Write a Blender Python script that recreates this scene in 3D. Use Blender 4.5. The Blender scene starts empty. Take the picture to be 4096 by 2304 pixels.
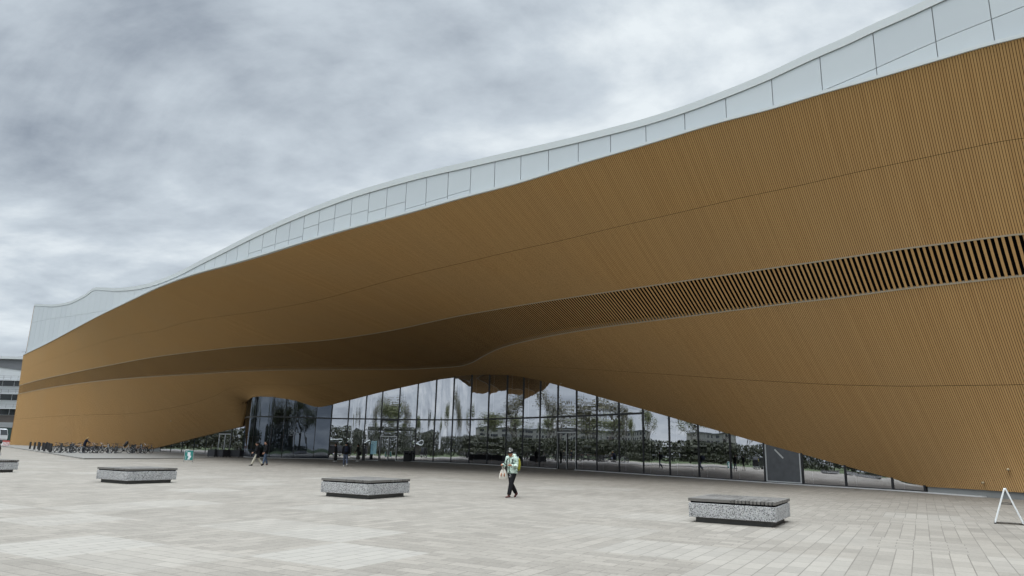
DEBUG=False
import bpy, bmesh, math, random
import numpy as np
from mathutils import Vector, Matrix
random.seed(7); rng=np.random.default_rng(11)
scn=bpy.context.scene; col=scn.collection
# ---------------------------------------------------------------- camera
F=2790.; CX,CY=2048.,1152.; CAMH=1.72
roll=0.0234; pitch=math.atan(638/2790.)
f0=np.array([0,math.cos(pitch),math.sin(pitch)]); r0=np.array([1.,0,0]); u0=np.cross(r0,f0)
RR=math.cos(roll)*r0-math.sin(roll)*u0; UU=math.sin(roll)*r0+math.cos(roll)*u0
if u0@RR<0: RR=math.cos(roll)*r0+math.sin(roll)*u0; UU=-math.sin(roll)*r0+math.cos(roll)*u0
OO=np.array([0,0,CAMH])
def proj(P):
    q=np.asarray(P,float)-OO; z=q@f0
    return np.stack([CX+F*(q@RR)/z,CY-F*(q@UU)/z],-1)
def ray(px,py): return RR*(px-CX)/F+UU*(CY-py)/F+f0
def gnd(px,py,z=0.):
    q=ray(px,py); return OO+(z-CAMH)/q[2]*q
cam=bpy.data.cameras.new('camera'); co=bpy.data.objects.new('camera',cam); col.objects.link(co)
cam.sensor_width=36; cam.lens=F/4096*36; cam.clip_end=5000; cam.clip_start=.1
m=Matrix.Identity(4)
for i,a in enumerate((RR,UU,-f0)):
    for j in range(3): m[j][i]=a[j]
m.translation=Vector(OO); co.matrix_world=m; scn.camera=co
# ---------------------------------------------------------------- materials
MATS={}
def newmat(name):
    m=bpy.data.materials.new(name); m.use_nodes=True; MATS[name]=m
    nt=m.node_tree; b=nt.nodes['Principled BSDF']
    return m,nt,b
def nd(nt,t,**kw):
    x=nt.nodes.new(t)
    for k,v in kw.items():
        if k in x.inputs: x.inputs[k].default_value=v
        else: setattr(x,k,v)
    return x
def mixc(nt,fac,a,b,bt='MIX'):
    x=nt.nodes.new('ShaderNodeMix'); x.data_type='RGBA'; x.blend_type=bt
    for s,v in ((0,fac),(6,a),(7,b)):
        if hasattr(v,'links') : nt.links.new(v,x.inputs[s])
        else: x.inputs[s].default_value=v if s==0 else (tuple(v)+(1,))[:4]
    return x.outputs[2]
def mth(nt,op,a,b=0.,c=0.):
    x=nt.nodes.new('ShaderNodeMath'); x.operation=op
    for i,v in enumerate((a,b,c)):
        if hasattr(v,'links'): nt.links.new(v,x.inputs[i])
        else: x.inputs[i].default_value=v
    return x.outputs[0]
def simple(name,c,rough=.6,var=.12,scale=8.,metal=0.,spec=.5,bump=0.):
    m,nt,b=newmat(name)
    tc=nd(nt,'ShaderNodeTexCoord'); nz=nd(nt,'ShaderNodeTexNoise',Scale=scale,Detail=5.)
    nt.links.new(tc.outputs['Object'],nz.inputs['Vector'])
    f=mth(nt,'MULTIPLY_ADD',nz.outputs['Fac'],var*2,1-var)
    o=mixc(nt,1.,c,(1,1,1),'MULTIPLY'); nt.links.new(f,o.node.inputs[7])
    nt.links.new(o,b.inputs['Base Color'])
    b.inputs['Roughness'].default_value=rough; b.inputs['Metallic'].default_value=metal
    b.inputs['Specular IOR Level'].default_value=spec
    if bump:
        bp=nd(nt,'ShaderNodeBump',Strength=bump,Distance=.01); nt.links.new(nz.outputs['Fac'],bp.inputs['Height']); nt.links.new(bp.outputs[0],b.inputs['Normal'])
    return m
def M(n): return MATS[n]
simple('white_trim',(.55,.58,.585),.45,.03,.6)
simple('joint_grey',(.27,.285,.295),.6,.05,1)
simple('dark_backing',(.03,.016,.007),.9,.1,3,spec=.05)  # also painted on plank and slat sides to deepen the joint shade
simple('black_metal',(.012,.013,.016),.45,.1,4)
simple('dark_frame',(.018,.019,.022),.35,.1,4)
simple('alu',(.55,.56,.57),.35,.06,4,metal=.7)
simple('concrete',(.25,.255,.25),.8,.18,1.3,bump=.1)
simple('sill_stone',(.66,.66,.65),.7,.15,2)
simple('louver_trim',(.42,.35,.26),.5,.08,2)
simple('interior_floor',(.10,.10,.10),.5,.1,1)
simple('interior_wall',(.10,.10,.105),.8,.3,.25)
simple('roof_grey',(.5,.52,.53),.7,.06,.3)
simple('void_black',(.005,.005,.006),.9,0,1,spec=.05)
def wood_mat():
    m,nt,b=newmat('wood')
    at=nd(nt,'ShaderNodeAttribute',attribute_name='tone'); tc=nd(nt,'ShaderNodeUVMap',uv_map='UVMap')
    mp=nd(nt,'ShaderNodeMapping'); mp.inputs['Scale'].default_value=(30,1.2,1); nt.links.new(tc.outputs[0],mp.inputs[0])
    nz=nd(nt,'ShaderNodeTexNoise',Scale=1.,Detail=6.,Roughness=.65); nt.links.new(mp.outputs[0],nz.inputs['Vector'])
    n2=nd(nt,'ShaderNodeTexNoise',Scale=.16,Detail=4.); nt.links.new(tc.outputs[0],n2.inputs['Vector'])
    mp3=nd(nt,'ShaderNodeMapping'); mp3.inputs['Scale'].default_value=(6.,2.2,1); nt.links.new(tc.outputs[0],mp3.inputs[0])
    vo=nd(nt,'ShaderNodeTexVoronoi',Scale=1.); nt.links.new(mp3.outputs[0],vo.inputs['Vector'])
    kn=mth(nt,'LESS_THAN',vo.outputs['Distance'],.085)
    kn=mth(nt,'MULTIPLY',kn,.4)
    t=mth(nt,'ADD',mth(nt,'MULTIPLY',at.outputs['Fac'],.45),mth(nt,'MULTIPLY',nz.outputs['Fac'],.55))
    c=mixc(nt,t,(.450,.254,.104),(.595,.364,.156))
    c=mixc(nt,mth(nt,'MULTIPLY_ADD',n2.outputs['Fac'],1.5,-.5),c,(.50,.315,.150))
    c=mixc(nt,kn,c,(.12,.05,.015))
    nt.links.new(c,b.inputs['Base Color']); b.inputs['Roughness'].default_value=.75; b.inputs['Specular IOR Level'].default_value=.08
wood_mat()
def panel_mat():
    m,nt,b=newmat('white_panel')
    oi=nd(nt,'ShaderNodeObjectInfo'); tc=nd(nt,'ShaderNodeTexCoord')
    nz=nd(nt,'ShaderNodeTexNoise',Scale=.7,Detail=6.); nt.links.new(tc.outputs['Object'],nz.inputs['Vector'])
    nf=nd(nt,'ShaderNodeTexNoise',Scale=14.,Detail=2.); nt.links.new(tc.outputs['Object'],nf.inputs['Vector'])
    t=mth(nt,'ADD',mth(nt,'MULTIPLY',oi.outputs['Random'],.5),mth(nt,'MULTIPLY',nz.outputs['Fac'],.5))
    c=mixc(nt,t,(.475,.51,.54),(.55,.585,.605))
    c=mixc(nt,mth(nt,'MULTIPLY',nf.outputs['Fac'],.25),c,(.46,.51,.515))
    nt.links.new(c,b.inputs['Base Color']); b.inputs['Roughness'].default_value=.35; b.inputs['Specular IOR Level'].default_value=.5
panel_mat()
def glass_mat(name,refl,trans,tint,vs=.22,fk=.5):
    m,nt,b=newmat(name); nt.nodes.remove(b)
    out=nt.nodes['Material Output']
    gl=nd(nt,'ShaderNodeBsdfGlossy',Roughness=.0,Color=tint+(1,)); tr=nd(nt,'ShaderNodeBsdfTransparent',Color=trans+(1,))
    tc=nd(nt,'ShaderNodeTexCoord'); mp=nd(nt,'ShaderNodeMapping'); mp.inputs['Scale'].default_value=(1.0,1.0,vs); nt.links.new(tc.outputs['Object'],mp.inputs[0])
    nz=nd(nt,'ShaderNodeTexNoise',Scale=1.1,Detail=2.); nt.links.new(mp.outputs[0],nz.inputs['Vector'])
    bp=nd(nt,'ShaderNodeBump',Strength=.22,Distance=.010); nt.links.new(nz.outputs['Fac'],bp.inputs['Height']); nt.links.new(bp.outputs[0],gl.inputs['Normal'])
    fr=nd(nt,'ShaderNodeLayerWeight',Blend=.5); f=mth(nt,'MULTIPLY_ADD',fr.outputs['Fresnel'],fk,refl)
    f=mth(nt,'MINIMUM',f,1.)
    mx=nd(nt,'ShaderNodeMixShader'); nt.links.new(f,mx.inputs[0]); nt.links.new(tr.outputs[0],mx.inputs[1]); nt.links.new(gl.outputs[0],mx.inputs[2]); nt.links.new(mx.outputs[0],out.inputs[0])
glass_mat('glass',.62,(.74,.76,.79),(.86,.865,.91))
simple('film_glass',(.105,.11,.118),.42,.35,3.,spec=.5)
glass_mat('bay_glass',.10,(.30,.36,.5),(.70,.78,.92),.02,.55)
def stone_mat():
    m,nt,b=newmat('granite')
    tc=nd(nt,'ShaderNodeTexCoord')
    vo=nd(nt,'ShaderNodeTexVoronoi',Scale=36.); nt.links.new(tc.outputs['Object'],vo.inputs['Vector'])
    nz=nd(nt,'ShaderNodeTexNoise',Scale=50.,Detail=4.,Roughness=.7); nt.links.new(tc.outputs['Object'],nz.inputs['Vector'])
    cr=nd(nt,'ShaderNodeValToRGB'); nt.links.new(nz.outputs['Fac'],cr.inputs[0])
    e=cr.color_ramp.elements; e[0].position=.40; e[0].color=(.05,.05,.05,1); e[1].position=.53; e[1].color=(.46,.455,.445,1)
    c=mixc(nt,.35,cr.outputs[0],vo.outputs['Color'],'SOFT_LIGHT')
    hs=nd(nt,'ShaderNodeHueSaturation',Saturation=.12); nt.links.new(c,hs.inputs['Color'])
    nt.links.new(hs.outputs[0],b.inputs['Base Color']); b.inputs['Roughness'].default_value=.7
stone_mat()
def slat_mat():
    m,nt,b=newmat('grey_timber')
    tc=nd(nt,'ShaderNodeTexCoord'); 
    nz=nd(nt,'ShaderNodeTexNoise',Scale=22.,Detail=6.); nt.links.new(tc.outputs['Object'],nz.inputs['Vector'])
    at=nd(nt,'ShaderNodeAttribute',attribute_name='tone')
    t=mth(nt,'ADD',mth(nt,'MULTIPLY',at.outputs['Fac'],.6),mth(nt,'MULTIPLY',nz.outputs['Fac'],.4))
    c=mixc(nt,t,(.09,.083,.075),(.20,.19,.175)); nt.links.new(c,b.inputs['Base Color']); b.inputs['Roughness'].default_value=.75
slat_mat()
# ---------------------------------------------------------------- mesh helpers
class MB:
    def __init__(s): s.v=[];s.f=[];s.mi=[];s.uv=[];s.tone=[];s.n=0
    def add(s,verts,faces,mi=0,tone=0.,uv=None):
        b=s.n; verts=[tuple(map(float,p)) for p in verts]
        s.v+=verts; s.n+=len(verts)
        for f in faces:
            s.f.append([b+i for i in f]); s.mi.append(mi); s.tone.append(tone)
            s.uv+= [uv[i] for i in f] if uv is not None else [(0,0)]*len(f)
    def box(s,c,sz,rz=0.,mi=0,tone=0.,taper=1.,axes=None):
        hx,hy,hz=sz[0]/2,sz[1]/2,sz[2]/2
        P=[(-hx,-hy,-hz),(hx,-hy,-hz),(hx,hy,-hz),(-hx,hy,-hz),(-hx*taper,-hy*taper,hz),(hx*taper,-hy*taper,hz),(hx*taper,hy*taper,hz),(-hx*taper,hy*taper,hz)]
        if axes is not None: P=[np.array(c)+p[0]*np.array(axes[0])+p[1]*np.array(axes[1])+p[2]*np.array(axes[2]) for p in P]
        else:
            ca,sa=math.cos(rz),math.sin(rz); P=[(c[0]+ca*p[0]-sa*p[1],c[1]+sa*p[0]+ca*p[1],c[2]+p[2]) for p in P]
        s.add(P,[(0,3,2,1),(4,5,6,7),(0,1,5,4),(1,2,6,5),(2,3,7,6),(3,0,4,7)],mi,tone)
    def beam(s,a,b,w,h=None,mi=0,tone=0.,up=(0,0,1)):
        a=np.array(a,float);b=np.array(b,float);h=h or w;dv=b-a;L=np.linalg.norm(dv);dv/=L
        up=np.array(up,float)
        if abs(dv@up)>.98: up=np.array([0,1.,0])
        x=np.cross(dv,up);x/=np.linalg.norm(x);y=np.cross(x,dv)
        s.box((a+b)/2,(w,h,L),axes=(x,y,dv),mi=mi,tone=tone)
    def tube(s,pts,rad,seg=8,mi=0,cap=True,closed=False,tone=0.):
        pts=[np.array(p,float) for p in pts]; n=len(pts)
        if not hasattr(rad,'__len__'): rad=[rad]*n
        ref=None; V=[]
        for i in range(n):
            a=pts[(i-1)%n] if (closed or i>0) else pts[i]; b=pts[(i+1)%n] if (closed or i<n-1) else pts[i]
            t=b-a; t/=np.linalg.norm(t)+1e-9
            if ref is None: ref=np.array([0,0,1.]) if abs(t[2])<.9 else np.array([1.,0,0])
            x=np.cross(t,ref);x/=np.linalg.norm(x)+1e-9;y=np.cross(x,t); ref=y
            rx,ry=(rad[i] if hasattr(rad[i],'__len__') else (rad[i],rad[i]))
            for k in range(seg):
                q=2*math.pi*k/seg; V.append(pts[i]+x*rx*math.cos(q)+y*ry*math.sin(q))
        Fc=[]
        for i in range(n if closed else n-1):
            for k in range(seg):
                j=(i+1)%n; Fc.append((i*seg+k,i*seg+(k+1)%seg,j*seg+(k+1)%seg,j*seg+k))
        if cap and not closed: Fc+= [tuple(range(seg))[::-1],tuple((n-1)*seg+k for k in range(seg))]
        s.add(V,Fc,mi,tone)
    def ell(s,c,r,seg=12,rings=8,mi=0,rot=None):
        V=[];Fc=[]
        for i in range(rings+1):
            th=math.pi*i/rings
            for k in range(seg):
                ph=2*math.pi*k/seg; p=np.array([r[0]*math.sin(th)*math.cos(ph),r[1]*math.sin(th)*math.sin(ph),r[2]*math.cos(th)])
                if rot is not None: p=np.array(rot@Vector(p))
                V.append(np.array(c)+p)
        for i in range(rings):
            for k in range(seg): Fc.append((i*seg+k,(i+1)*seg+k,(i+1)*seg+(k+1)%seg,i*seg+(k+1)%seg))
        s.add(V,Fc,mi)
    def mesh(s,name,mats,smooth=False):
        me=bpy.data.meshes.new(name); me.from_pydata(s.v,[],s.f)
        for x in mats: me.materials.append(M(x) if isinstance(x,str) else x)
        me.polygons.foreach_set('material_index',s.mi)
        if smooth: me.polygons.foreach_set('use_smooth',[True]*len(s.f))
        a=me.attributes.new('tone','FLOAT','FACE'); a.data.foreach_set('value',s.tone)
        u=me.uv_layers.new(name='UVMap'); u.data.foreach_set('uv',np.array(s.uv,np.float32).ravel())
        me.update(); return me
    def build(s,name,mats,parent=None,smooth=False,origin=None):
        if isinstance(mats,str): mats=[mats]
        if origin is not None: s.v=[tuple(np.array(p)-np.array(origin)) for p in s.v]
        o=bpy.data.objects.new(name,s.mesh(name,mats,smooth)); col.objects.link(o)
        if origin is not None: o.location=origin
        if parent is not None: o.parent=parent
        return o
def empty(name,loc=(0,0,0),rz=0.):
    o=bpy.data.objects.new(name,None); col.objects.link(o); o.location=loc; o.rotation_euler=(0,0,rz); o.empty_display_size=.3; return o
def tag(o,label=None,cat=None,group=None,kind=None):
    if label: o['label']=label
    if cat: o['category']=cat
    if group: o['group']=group
    if kind: o['kind']=kind
    return o
def kids(o): return [c for c in col.objects if c.parent==o]
def copy_tree(o,parent=None):
    c=o.copy(); col.objects.link(c)
    if parent is not None: c.parent=parent
    for k in kids(o): copy_tree(k,c)
    return c
def soften(o,w=.006,seg=2):
    b=o.modifiers.new('bevel','BEVEL'); b.width=w; b.segments=seg; b.limit_method='ANGLE'; return o
# ---------------------------------------------------------------- world and sun
w=bpy.data.worlds.new('World'); scn.world=w; w.use_nodes=True; nt=w.node_tree
bg=nt.nodes['Background']
SUN_EL,SUN_AZ=math.radians(70),math.radians(212)
sk=nd(nt,'ShaderNodeTexSky'); sk.sky_type='NISHITA'; sk.sun_disc=False; sk.sun_elevation=SUN_EL; sk.sun_rotation=SUN_AZ
tc=nd(nt,'ShaderNodeTexCoord'); sp=nd(nt,'ShaderNodeSeparateXYZ'); nt.links.new(tc.outputs['Generated'],sp.inputs[0])
zz=mth(nt,'MAXIMUM',sp.outputs[2],.0); zd=mth(nt,'ADD',zz,.30)
cb=nd(nt,'ShaderNodeCombineXYZ'); nt.links.new(mth(nt,'DIVIDE',sp.outputs[0],zd),cb.inputs[0]); nt.links.new(mth(nt,'DIVIDE',sp.outputs[1],zd),cb.inputs[1])
mp=nd(nt,'ShaderNodeMapping'); mp.inputs['Location'].default_value=(3.1,1.7,0); mp.inputs['Rotation'].default_value=(0,0,.5); mp.inputs['Scale'].default_value=(1.,1.35,1); nt.links.new(cb.outputs[0],mp.inputs[0])
n1=nd(nt,'ShaderNodeTexNoise',Scale=1.35,Detail=10.,Roughness=.58,Distortion=.5); nt.links.new(mp.outputs[0],n1.inputs['Vector'])
n2=nd(nt,'ShaderNodeTexNoise',Scale=5.2,Detail=7.,Roughness=.55); nt.links.new(mp.outputs[0],n2.inputs['Vector'])
v=mth(nt,'ADD',mth(nt,'MULTIPLY',n1.outputs['Fac'],.70),mth(nt,'MULTIPLY',n2.outputs['Fac'],.30))
cr=nd(nt,'ShaderNodeValToRGB'); nt.links.new(v,cr.inputs[0]); e=cr.color_ramp.elements
e[0].position=.31; e[0].color=(.285,.33,.39,1); e[1].position=.62; e[1].color=(.81,.87,.905,1)
x=cr.color_ramp.elements.new(.5); x.color=(.565,.63,.69,1)
mr=nd(nt,'ShaderNodeMapRange'); mr.interpolation_type='SMOOTHSTEP'; mr.inputs[1].default_value=.66; mr.inputs[2].default_value=.96; mr.inputs[3].default_value=1.; mr.inputs[4].default_value=8.; nt.links.new(zz,mr.inputs[0]); hi=mr.outputs[0]
cl=mixc(nt,1.,cr.outputs[0],(1,1,1),'MULTIPLY'); nt.links.new(hi,cl.node.inputs[7])
cl2=mixc(nt,1.,cl,(12.5,12.5,12.5),'MULTIPLY')      # so that a background strength of 0.08 gives the overcast brightness
fin=mixc(nt,.94,sk.outputs[0],cl2)
nt.links.new(fin,bg.inputs[0]); bg.inputs[1].default_value=.085
sun=bpy.data.lights.new('sun','SUN'); so=bpy.data.objects.new('sun',sun); col.objects.link(so)
sun.energy=1.5; sun.angle=math.radians(36); sun.color=(1,.97,.93)
sd=Vector((math.sin(SUN_AZ)*math.cos(SUN_EL),math.cos(SUN_AZ)*math.cos(SUN_EL),math.sin(SUN_EL)))
so.rotation_euler=sd.to_track_quat('Z','Y').to_euler()
scn.view_settings.view_transform='Standard'; scn.view_settings.look='None'; scn.view_settings.exposure=0; scn.view_settings.gamma=1
scn.cycles.max_bounces=8; scn.cycles.diffuse_bounces=1; scn.cycles.transparent_max_bounces=12; scn.cycles.use_denoising=True
# ================================================================ LIBRARY BUILDING
EAVE0=np.array([19.,27.]); Lend=gnd(36,1781)[:2]
n_=np.array([.685,.728]); n_/=np.linalg.norm(n_)
d_=(Lend-.3*n_)-EAVE0; SL=float(np.linalg.norm(d_)); d_/=SL; n_=np.array([-d_[1],d_[0]]); n_=n_ if n_[1]>0 else -n_
SR=-34.
def sw(P): q=np.asarray(P)[...,:2]-EAVE0; return np.stack([q@d_,q@n_],-1)
def wld(s,w_,z):
    s,w_,z=np.broadcast_arrays(np.asarray(s,float),np.asarray(w_,float),np.asarray(z,float))
    return np.stack([EAVE0[0]+s*d_[0]+w_*n_[0],EAVE0[1]+s*d_[1]+w_*n_[1],z],-1)
def pchip(xs,ys,x):
    xs=np.array(xs,float);ys=np.array(ys,float);h=np.diff(xs);dl=np.diff(ys)/h
    mm=np.zeros(len(xs));mm[0]=dl[0];mm[-1]=dl[-1]
    for i in range(1,len(xs)-1):
        if dl[i-1]*dl[i]>0:
            w1=2*h[i]+h[i-1];w2=h[i]+2*h[i-1];mm[i]=(w1+w2)/(w1/dl[i-1]+w2/dl[i])
    x=np.asarray(x,float);i=np.clip(np.searchsorted(xs,x)-1,0,len(xs)-2);t=(x-xs[i])/h[i]
    r=(2*t**3-3*t**2+1)*ys[i]+(t**3-2*t**2+t)*h[i]*mm[i]+(-2*t**3+3*t**2)*ys[i+1]+(t**3-t**2)*h[i]*mm[i+1]
    r=np.where(x<xs[0],ys[0]+mm[0]*(x-xs[0]),r);return np.where(x>xs[-1],ys[-1]+mm[-1]*(x-xs[-1]),r)
def curve(C,x): return pchip(*zip(*C),x)
def plane_hit(px,py,w_):
    r=ray(px,py); t=((EAVE0+w_*n_)@n_)/(r[:2]@n_); return OO+t*r
def blur(y,sig,ds):
    k=int(4*sig/ds); g=np.exp(-.5*(np.arange(-k,k+1)*ds/sig)**2); g/=g.sum()
    return np.convolve(np.pad(y,k,mode='edge'),g,'valid')
E1=[(95,1419),(199,1368),(318,1304),(397,1262),(473,1225),(564,1181),(632,1149),(779,1095),(906,1060),(1024,1026),(1211,968),(1402,912),(1620,854),(1881,781),(2048,738),(2313,656),(2584,577),(2907,480),(3072,438),(3289,372),(3505,312),(3748,240),(4014,164),(4096,147)]
WT=[(129,1215),(165,1216),(207,1218),(270,1209),(338,1179),(386,1149),(420,1150),(457,1152),(517,1148),(596,1133),(676,1105),(735,1078),(795,1046),(886,1000),(1024,930),(1163,866),(1278,819),(1421,767),(1553,727),(1708,685),(1859,650),(2048,606),(2194,573),(2442,512),(2583,474),(2738,424),(2902,362),(3081,288),(3171,245),(3279,195),(3390,147),(3493,97),(3601,50),(3708,0)]
L1=[(72,1543),(159,1519),(278,1493),(441,1460),(636,1425),(795,1405),(960,1387),(1160,1372),(1300,1361),(1450,1341),(1600,1315),(1699,1293),(1819,1267),(1958,1242),(2157,1209),(2395,1173),(2560,1149),(2850,1107),(3200,1056),(3350,1035),(3629,993),(3867,963),(4096,933)]
L2=[(68,1577),(199,1551),(397,1524),(636,1505),(795,1496),(960,1486),(1200,1479),(1450,1478),(1600,1478),(1719,1473),(1838,1465),(1886,1451),(1938,1422),(1997,1394),(2097,1366),(2276,1330),(2474,1300),(2560,1289),(2750,1265),(3000,1233),(3200,1208),(3350,1191),(3629,1154),(3867,1128),(4096,1102)]
BT=[(36,1781),(140,1783),(325,1787),(480,1791),(600,1795),(650,1785),(780,1752),(880,1727),(963,1706)]
BB=[(965,1690),(967,1670),(971,1650),(978,1618),(990,1603),(1010,1589),(1030,1587),(1060,1587),(1091,1589),(1140,1595),(1182,1603),(1210,1611),(1240,1622),(1262,1628),(1275,1630)]
BG=[(1300,1625),(1397,1601),(1532,1567),(1675,1535),(1818,1506),(1860,1501),(1891,1499),(1960,1498),(2027,1500),(2094,1509),(2162,1523),(2231,1541),(2305,1562),(2386,1585),(2478,1611),(2571,1637),(2682,1669),(2790,1700),(2914,1735),(3055,1775),(3210,1817),(3381,1864),(3570,1914),(3640,1932),(3705,1947)]
BR=[(3900,1958),(4096,1971)]
GB=[(1400,1839.5),(1500,1842),(1600,1844.5),(1700,1847.5),(1804,1851.5),(1876,1855),(1947,1859),(2021,1863),(2088,1867),(2157,1871.5),(2229,1876),(2305,1880.5),(2388,1886),(2478,1892),(2575,1899),(2681,1905),(2798,1912.5),(2926,1922),(3063,1931),(3215,1941),(3386,1951),(3573,1962),(3705,1970),(3900,1988),(4096,2002)]
def at_depth(px,Y):
    r=ray(px,1830); return (OO+r*(Y/r[1]))[:2]
gb=np.array([sw(gnd(*p)) for p in GB])
bay_pts=np.array([sw(at_depth(*p)) for p in ((1313,80.0),(1251,79.4),(1162,78.7),(1063,78.7),(1015,79.3),(985,80.5),(970,82.2),(963,84.8))])
# main glass plan w(s), smoothed, joined to the bay
so_=np.argsort(gb[:,0]); gs,gw=gb[so_,0],gb[so_,1]
DS=.05; S=np.arange(SR-1,SL+1,DS)
wm=np.interp(S,gs,gw); wm=blur(wm,2.2,DS)
left_s=[80.4,100,120,SL]; left_w=[7.9,6.2,3.6,.3]
left_plan=np.array(list(zip(left_s,left_w)))
def ray_poly(px,py,poly):
    r=ray(px,py); best=None
    P=EAVE0+poly[:,:1]*d_+poly[:,1:]*n_
    for a,b in zip(P[:-1],P[1:]):
        A=np.array([[r[0],a[0]-b[0]],[r[1],a[1]-b[1]]])
        if abs(np.linalg.det(A))<1e-9: continue
        t,k=np.linalg.solve(A,a)
        if t>0 and -1e-6<=k<=1+1e-6 and (best is None or t<best): best=t
    return None if best is None else OO+best*r
selm=(S<=62.4)&(S>=SR)
main_plan=np.stack([S[selm],wm[selm]],-1)
full_plan=np.concatenate([main_plan,bay_pts])
lp=np.concatenate([[[76.5,8.0]],left_plan,[[SL+8,-.2]]])
Bp=[]
for x in np.linspace(36,963,90):
    q=ray_poly(x,curve(BT,x),lp)
    if q is not None: Bp.append((*sw(q),q[2]))
for x in np.concatenate([np.linspace(965,1012,16),np.linspace(1020,1275,24)]):
    q=ray_poly(x,curve(BB,x),full_plan)
    if q is not None: Bp.append((*sw(q),q[2]))
for x in np.linspace(1300,3705,140):
    q=ray_poly(x,curve(BG,x),full_plan); Bp.append((*sw(q),q[2]))
for x in np.linspace(3760,4096,8):
    q=ray_poly(x,curve([(3705,1947)]+BR,x),full_plan); Bp.append((*sw(q),q[2]))
Bp=np.array(sorted(Bp,key=lambda t:t[0])); 
Bp=np.concatenate([[[SR-2,Bp[0,1],Bp[0,2]]],Bp])
wB=np.interp(S,Bp[:,0],Bp[:,1]); zB=np.interp(S,Bp[:,0],Bp[:,2])
wB=blur(wB,.18,DS); zB=blur(zB,.18,DS)
wBs=blur(wB,5.,DS); zBs=blur(zB,5.,DS)
WEK=[(-40,0),(-6,0),(6,-.35),(15,-1.9),(25,-4.1),(36,-6.3),(48,-7.8),(58,-8.2),(70,-7.9),(84,-6.2),(98,-4.),(112,-2.),(128,-.6),(150,0),(170,0)]
_we=blur(curve(WEK,np.arange(-60,190,.25)),2.5,.25)
we=lambda q:np.interp(q,np.arange(-60,190,.25),_we)
_es=np.arange(-38,172,.4)
def eave_hit(px,py,off): return ray_poly(px,py,np.stack([_es,we(_es)+off],-1))
def plane_hit(px,py,w_): return eave_hit(px,py,w_)
def rail(C,w_,x0,x1,n):
    P=np.array([plane_hit(x,curve(C,x),w_) for x in np.linspace(x0,x1,n)]); q=sw(P)[:,0]; o=np.argsort(q); return q[o],P[o,2]
qs,qz=rail(E1,0.,92,4096,300); zE=np.interp(S,qs,qz); zE=blur(zE,.5,DS)
WPL=.35
qs2,qz2=rail(WT,WPL,120,3900,400); zT=np.interp(S,qs2,qz2); sl_=(qz2[0]-qz2[8])/(qs2[0]-qs2[8])
zT=np.where(S<qs2[0],np.minimum(qz2[0]+sl_*(S-qs2[0]),26.5),zT); zT=blur(zT,.25,DS)
SHK=[(-40,.6),(-5,1.),(4,2.4),(12,4.),(22,4.8),(32,5.2),(45,5.5),(60,8.),(78,14.),(95,15.),(115,7.),(135,1.5),(150,0),(170,0)]
shear=lambda q:curve(SHK,q)
def surf(s,t):
    """point on the timber surface: plank start s along the facade, t from eave (0) to bottom edge (1)"""
    s=np.asarray(s,float); t=np.asarray(t,float)
    m_=np.clip((40-s)/18,0,1); s=np.maximum(s-shear(s)*((1-m_)*t+m_*t**2.2),SR-.9)
    e=np.interp(s,S,zE); e0=we(s); a,b=np.interp(s,S,wBs),np.interp(s,S,zBs); a2,b2=np.interp(s,S,wB),np.interp(s,S,zB)
    k=t**10
    sag=np.sin(np.pi*t)*.05
    w_=e0+(a-e0)*(t+sag)+(a2-a)*k; z=e+(b-e)*t+(b2-b)*k
    return wld(s,w_,z)
# where the louvre band crosses each section
TT=np.linspace(0,1,161); Sg=np.arange(SR,SL+.001,.25); t1=[];t2=[]
for s in Sg:
    p=proj(surf(np.full_like(TT,s),TT)); 
    r=[]
    for C in (L1,L2):
        dlt=p[:,1]-curve(C,np.clip(p[:,0],20,4096.)); i=np.argmax(dlt>0); 
        if i==0: r.append(np.nan)
        else: r.append(TT[i-1]+(TT[i]-TT[i-1])*(-dlt[i-1])/(dlt[i]-dlt[i-1]))
    inside=p[:,0].min()<4096+60
    t1.append(r[0] if s>-2.5 else np.nan);t2.append(r[1] if s>-2.5 else np.nan)
t1=np.array(t1);t2=np.array(t2)
for a in (t1,t2):
    ok=~np.isnan(a); a[~ok]=np.interp(Sg[~ok],Sg[ok],a[ok])
t1=blur(t1,.5,.25);t2=blur(t2,.35,.25)
if DEBUG:
    for s,a,b in list(zip(Sg,t1,t2))[::24]: print('s %.1f t1 %.3f t2 %.3f  wB %.2f zB %.2f zE %.2f zT %.2f'%(s,a,b,np.interp(s,S,wB),np.interp(s,S,zB),np.interp(s,S,zE),np.interp(s,S,zT)))
T1=lambda s:np.interp(s,Sg,t1)
T2=lambda s:np.interp(s,Sg,t2)
lib=empty('library_building',(float(Lend[0]),float(Lend[1]),0))
tag(lib,'long library with curved timber overhang, white roof band and tall glass entrance wall','building')
ORG=np.array([Lend[0],Lend[1],0.])
def part(mb,name,mats,smooth=False,par=None):
    mb.v=[tuple(np.array(p)-ORG) for p in mb.v]
    o=bpy.data.objects.new(name,mb.mesh(name,[mats] if isinstance(mats,str) else mats,smooth)); col.objects.link(o); o.parent=par or lib
    return o
def sub(o,name,mb,mats,smooth=False): return part(mb,name,mats,smooth,o)
def normals(P):
    ds=np.gradient(P,axis=0);dt=np.gradient(P,axis=1);N=np.cross(ds,dt);N/=np.linalg.norm(N,axis=2,keepdims=True)+1e-12
    sgn=np.sign((N*(np.array([0,0,0.])-n3)).sum(2,keepdims=True)); sgn[sgn==0]=1
    return N*sgn
n3=np.array([n_[0],n_[1],.6])
PITCH=.105; GAP=.021; DEPTH=.016
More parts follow.
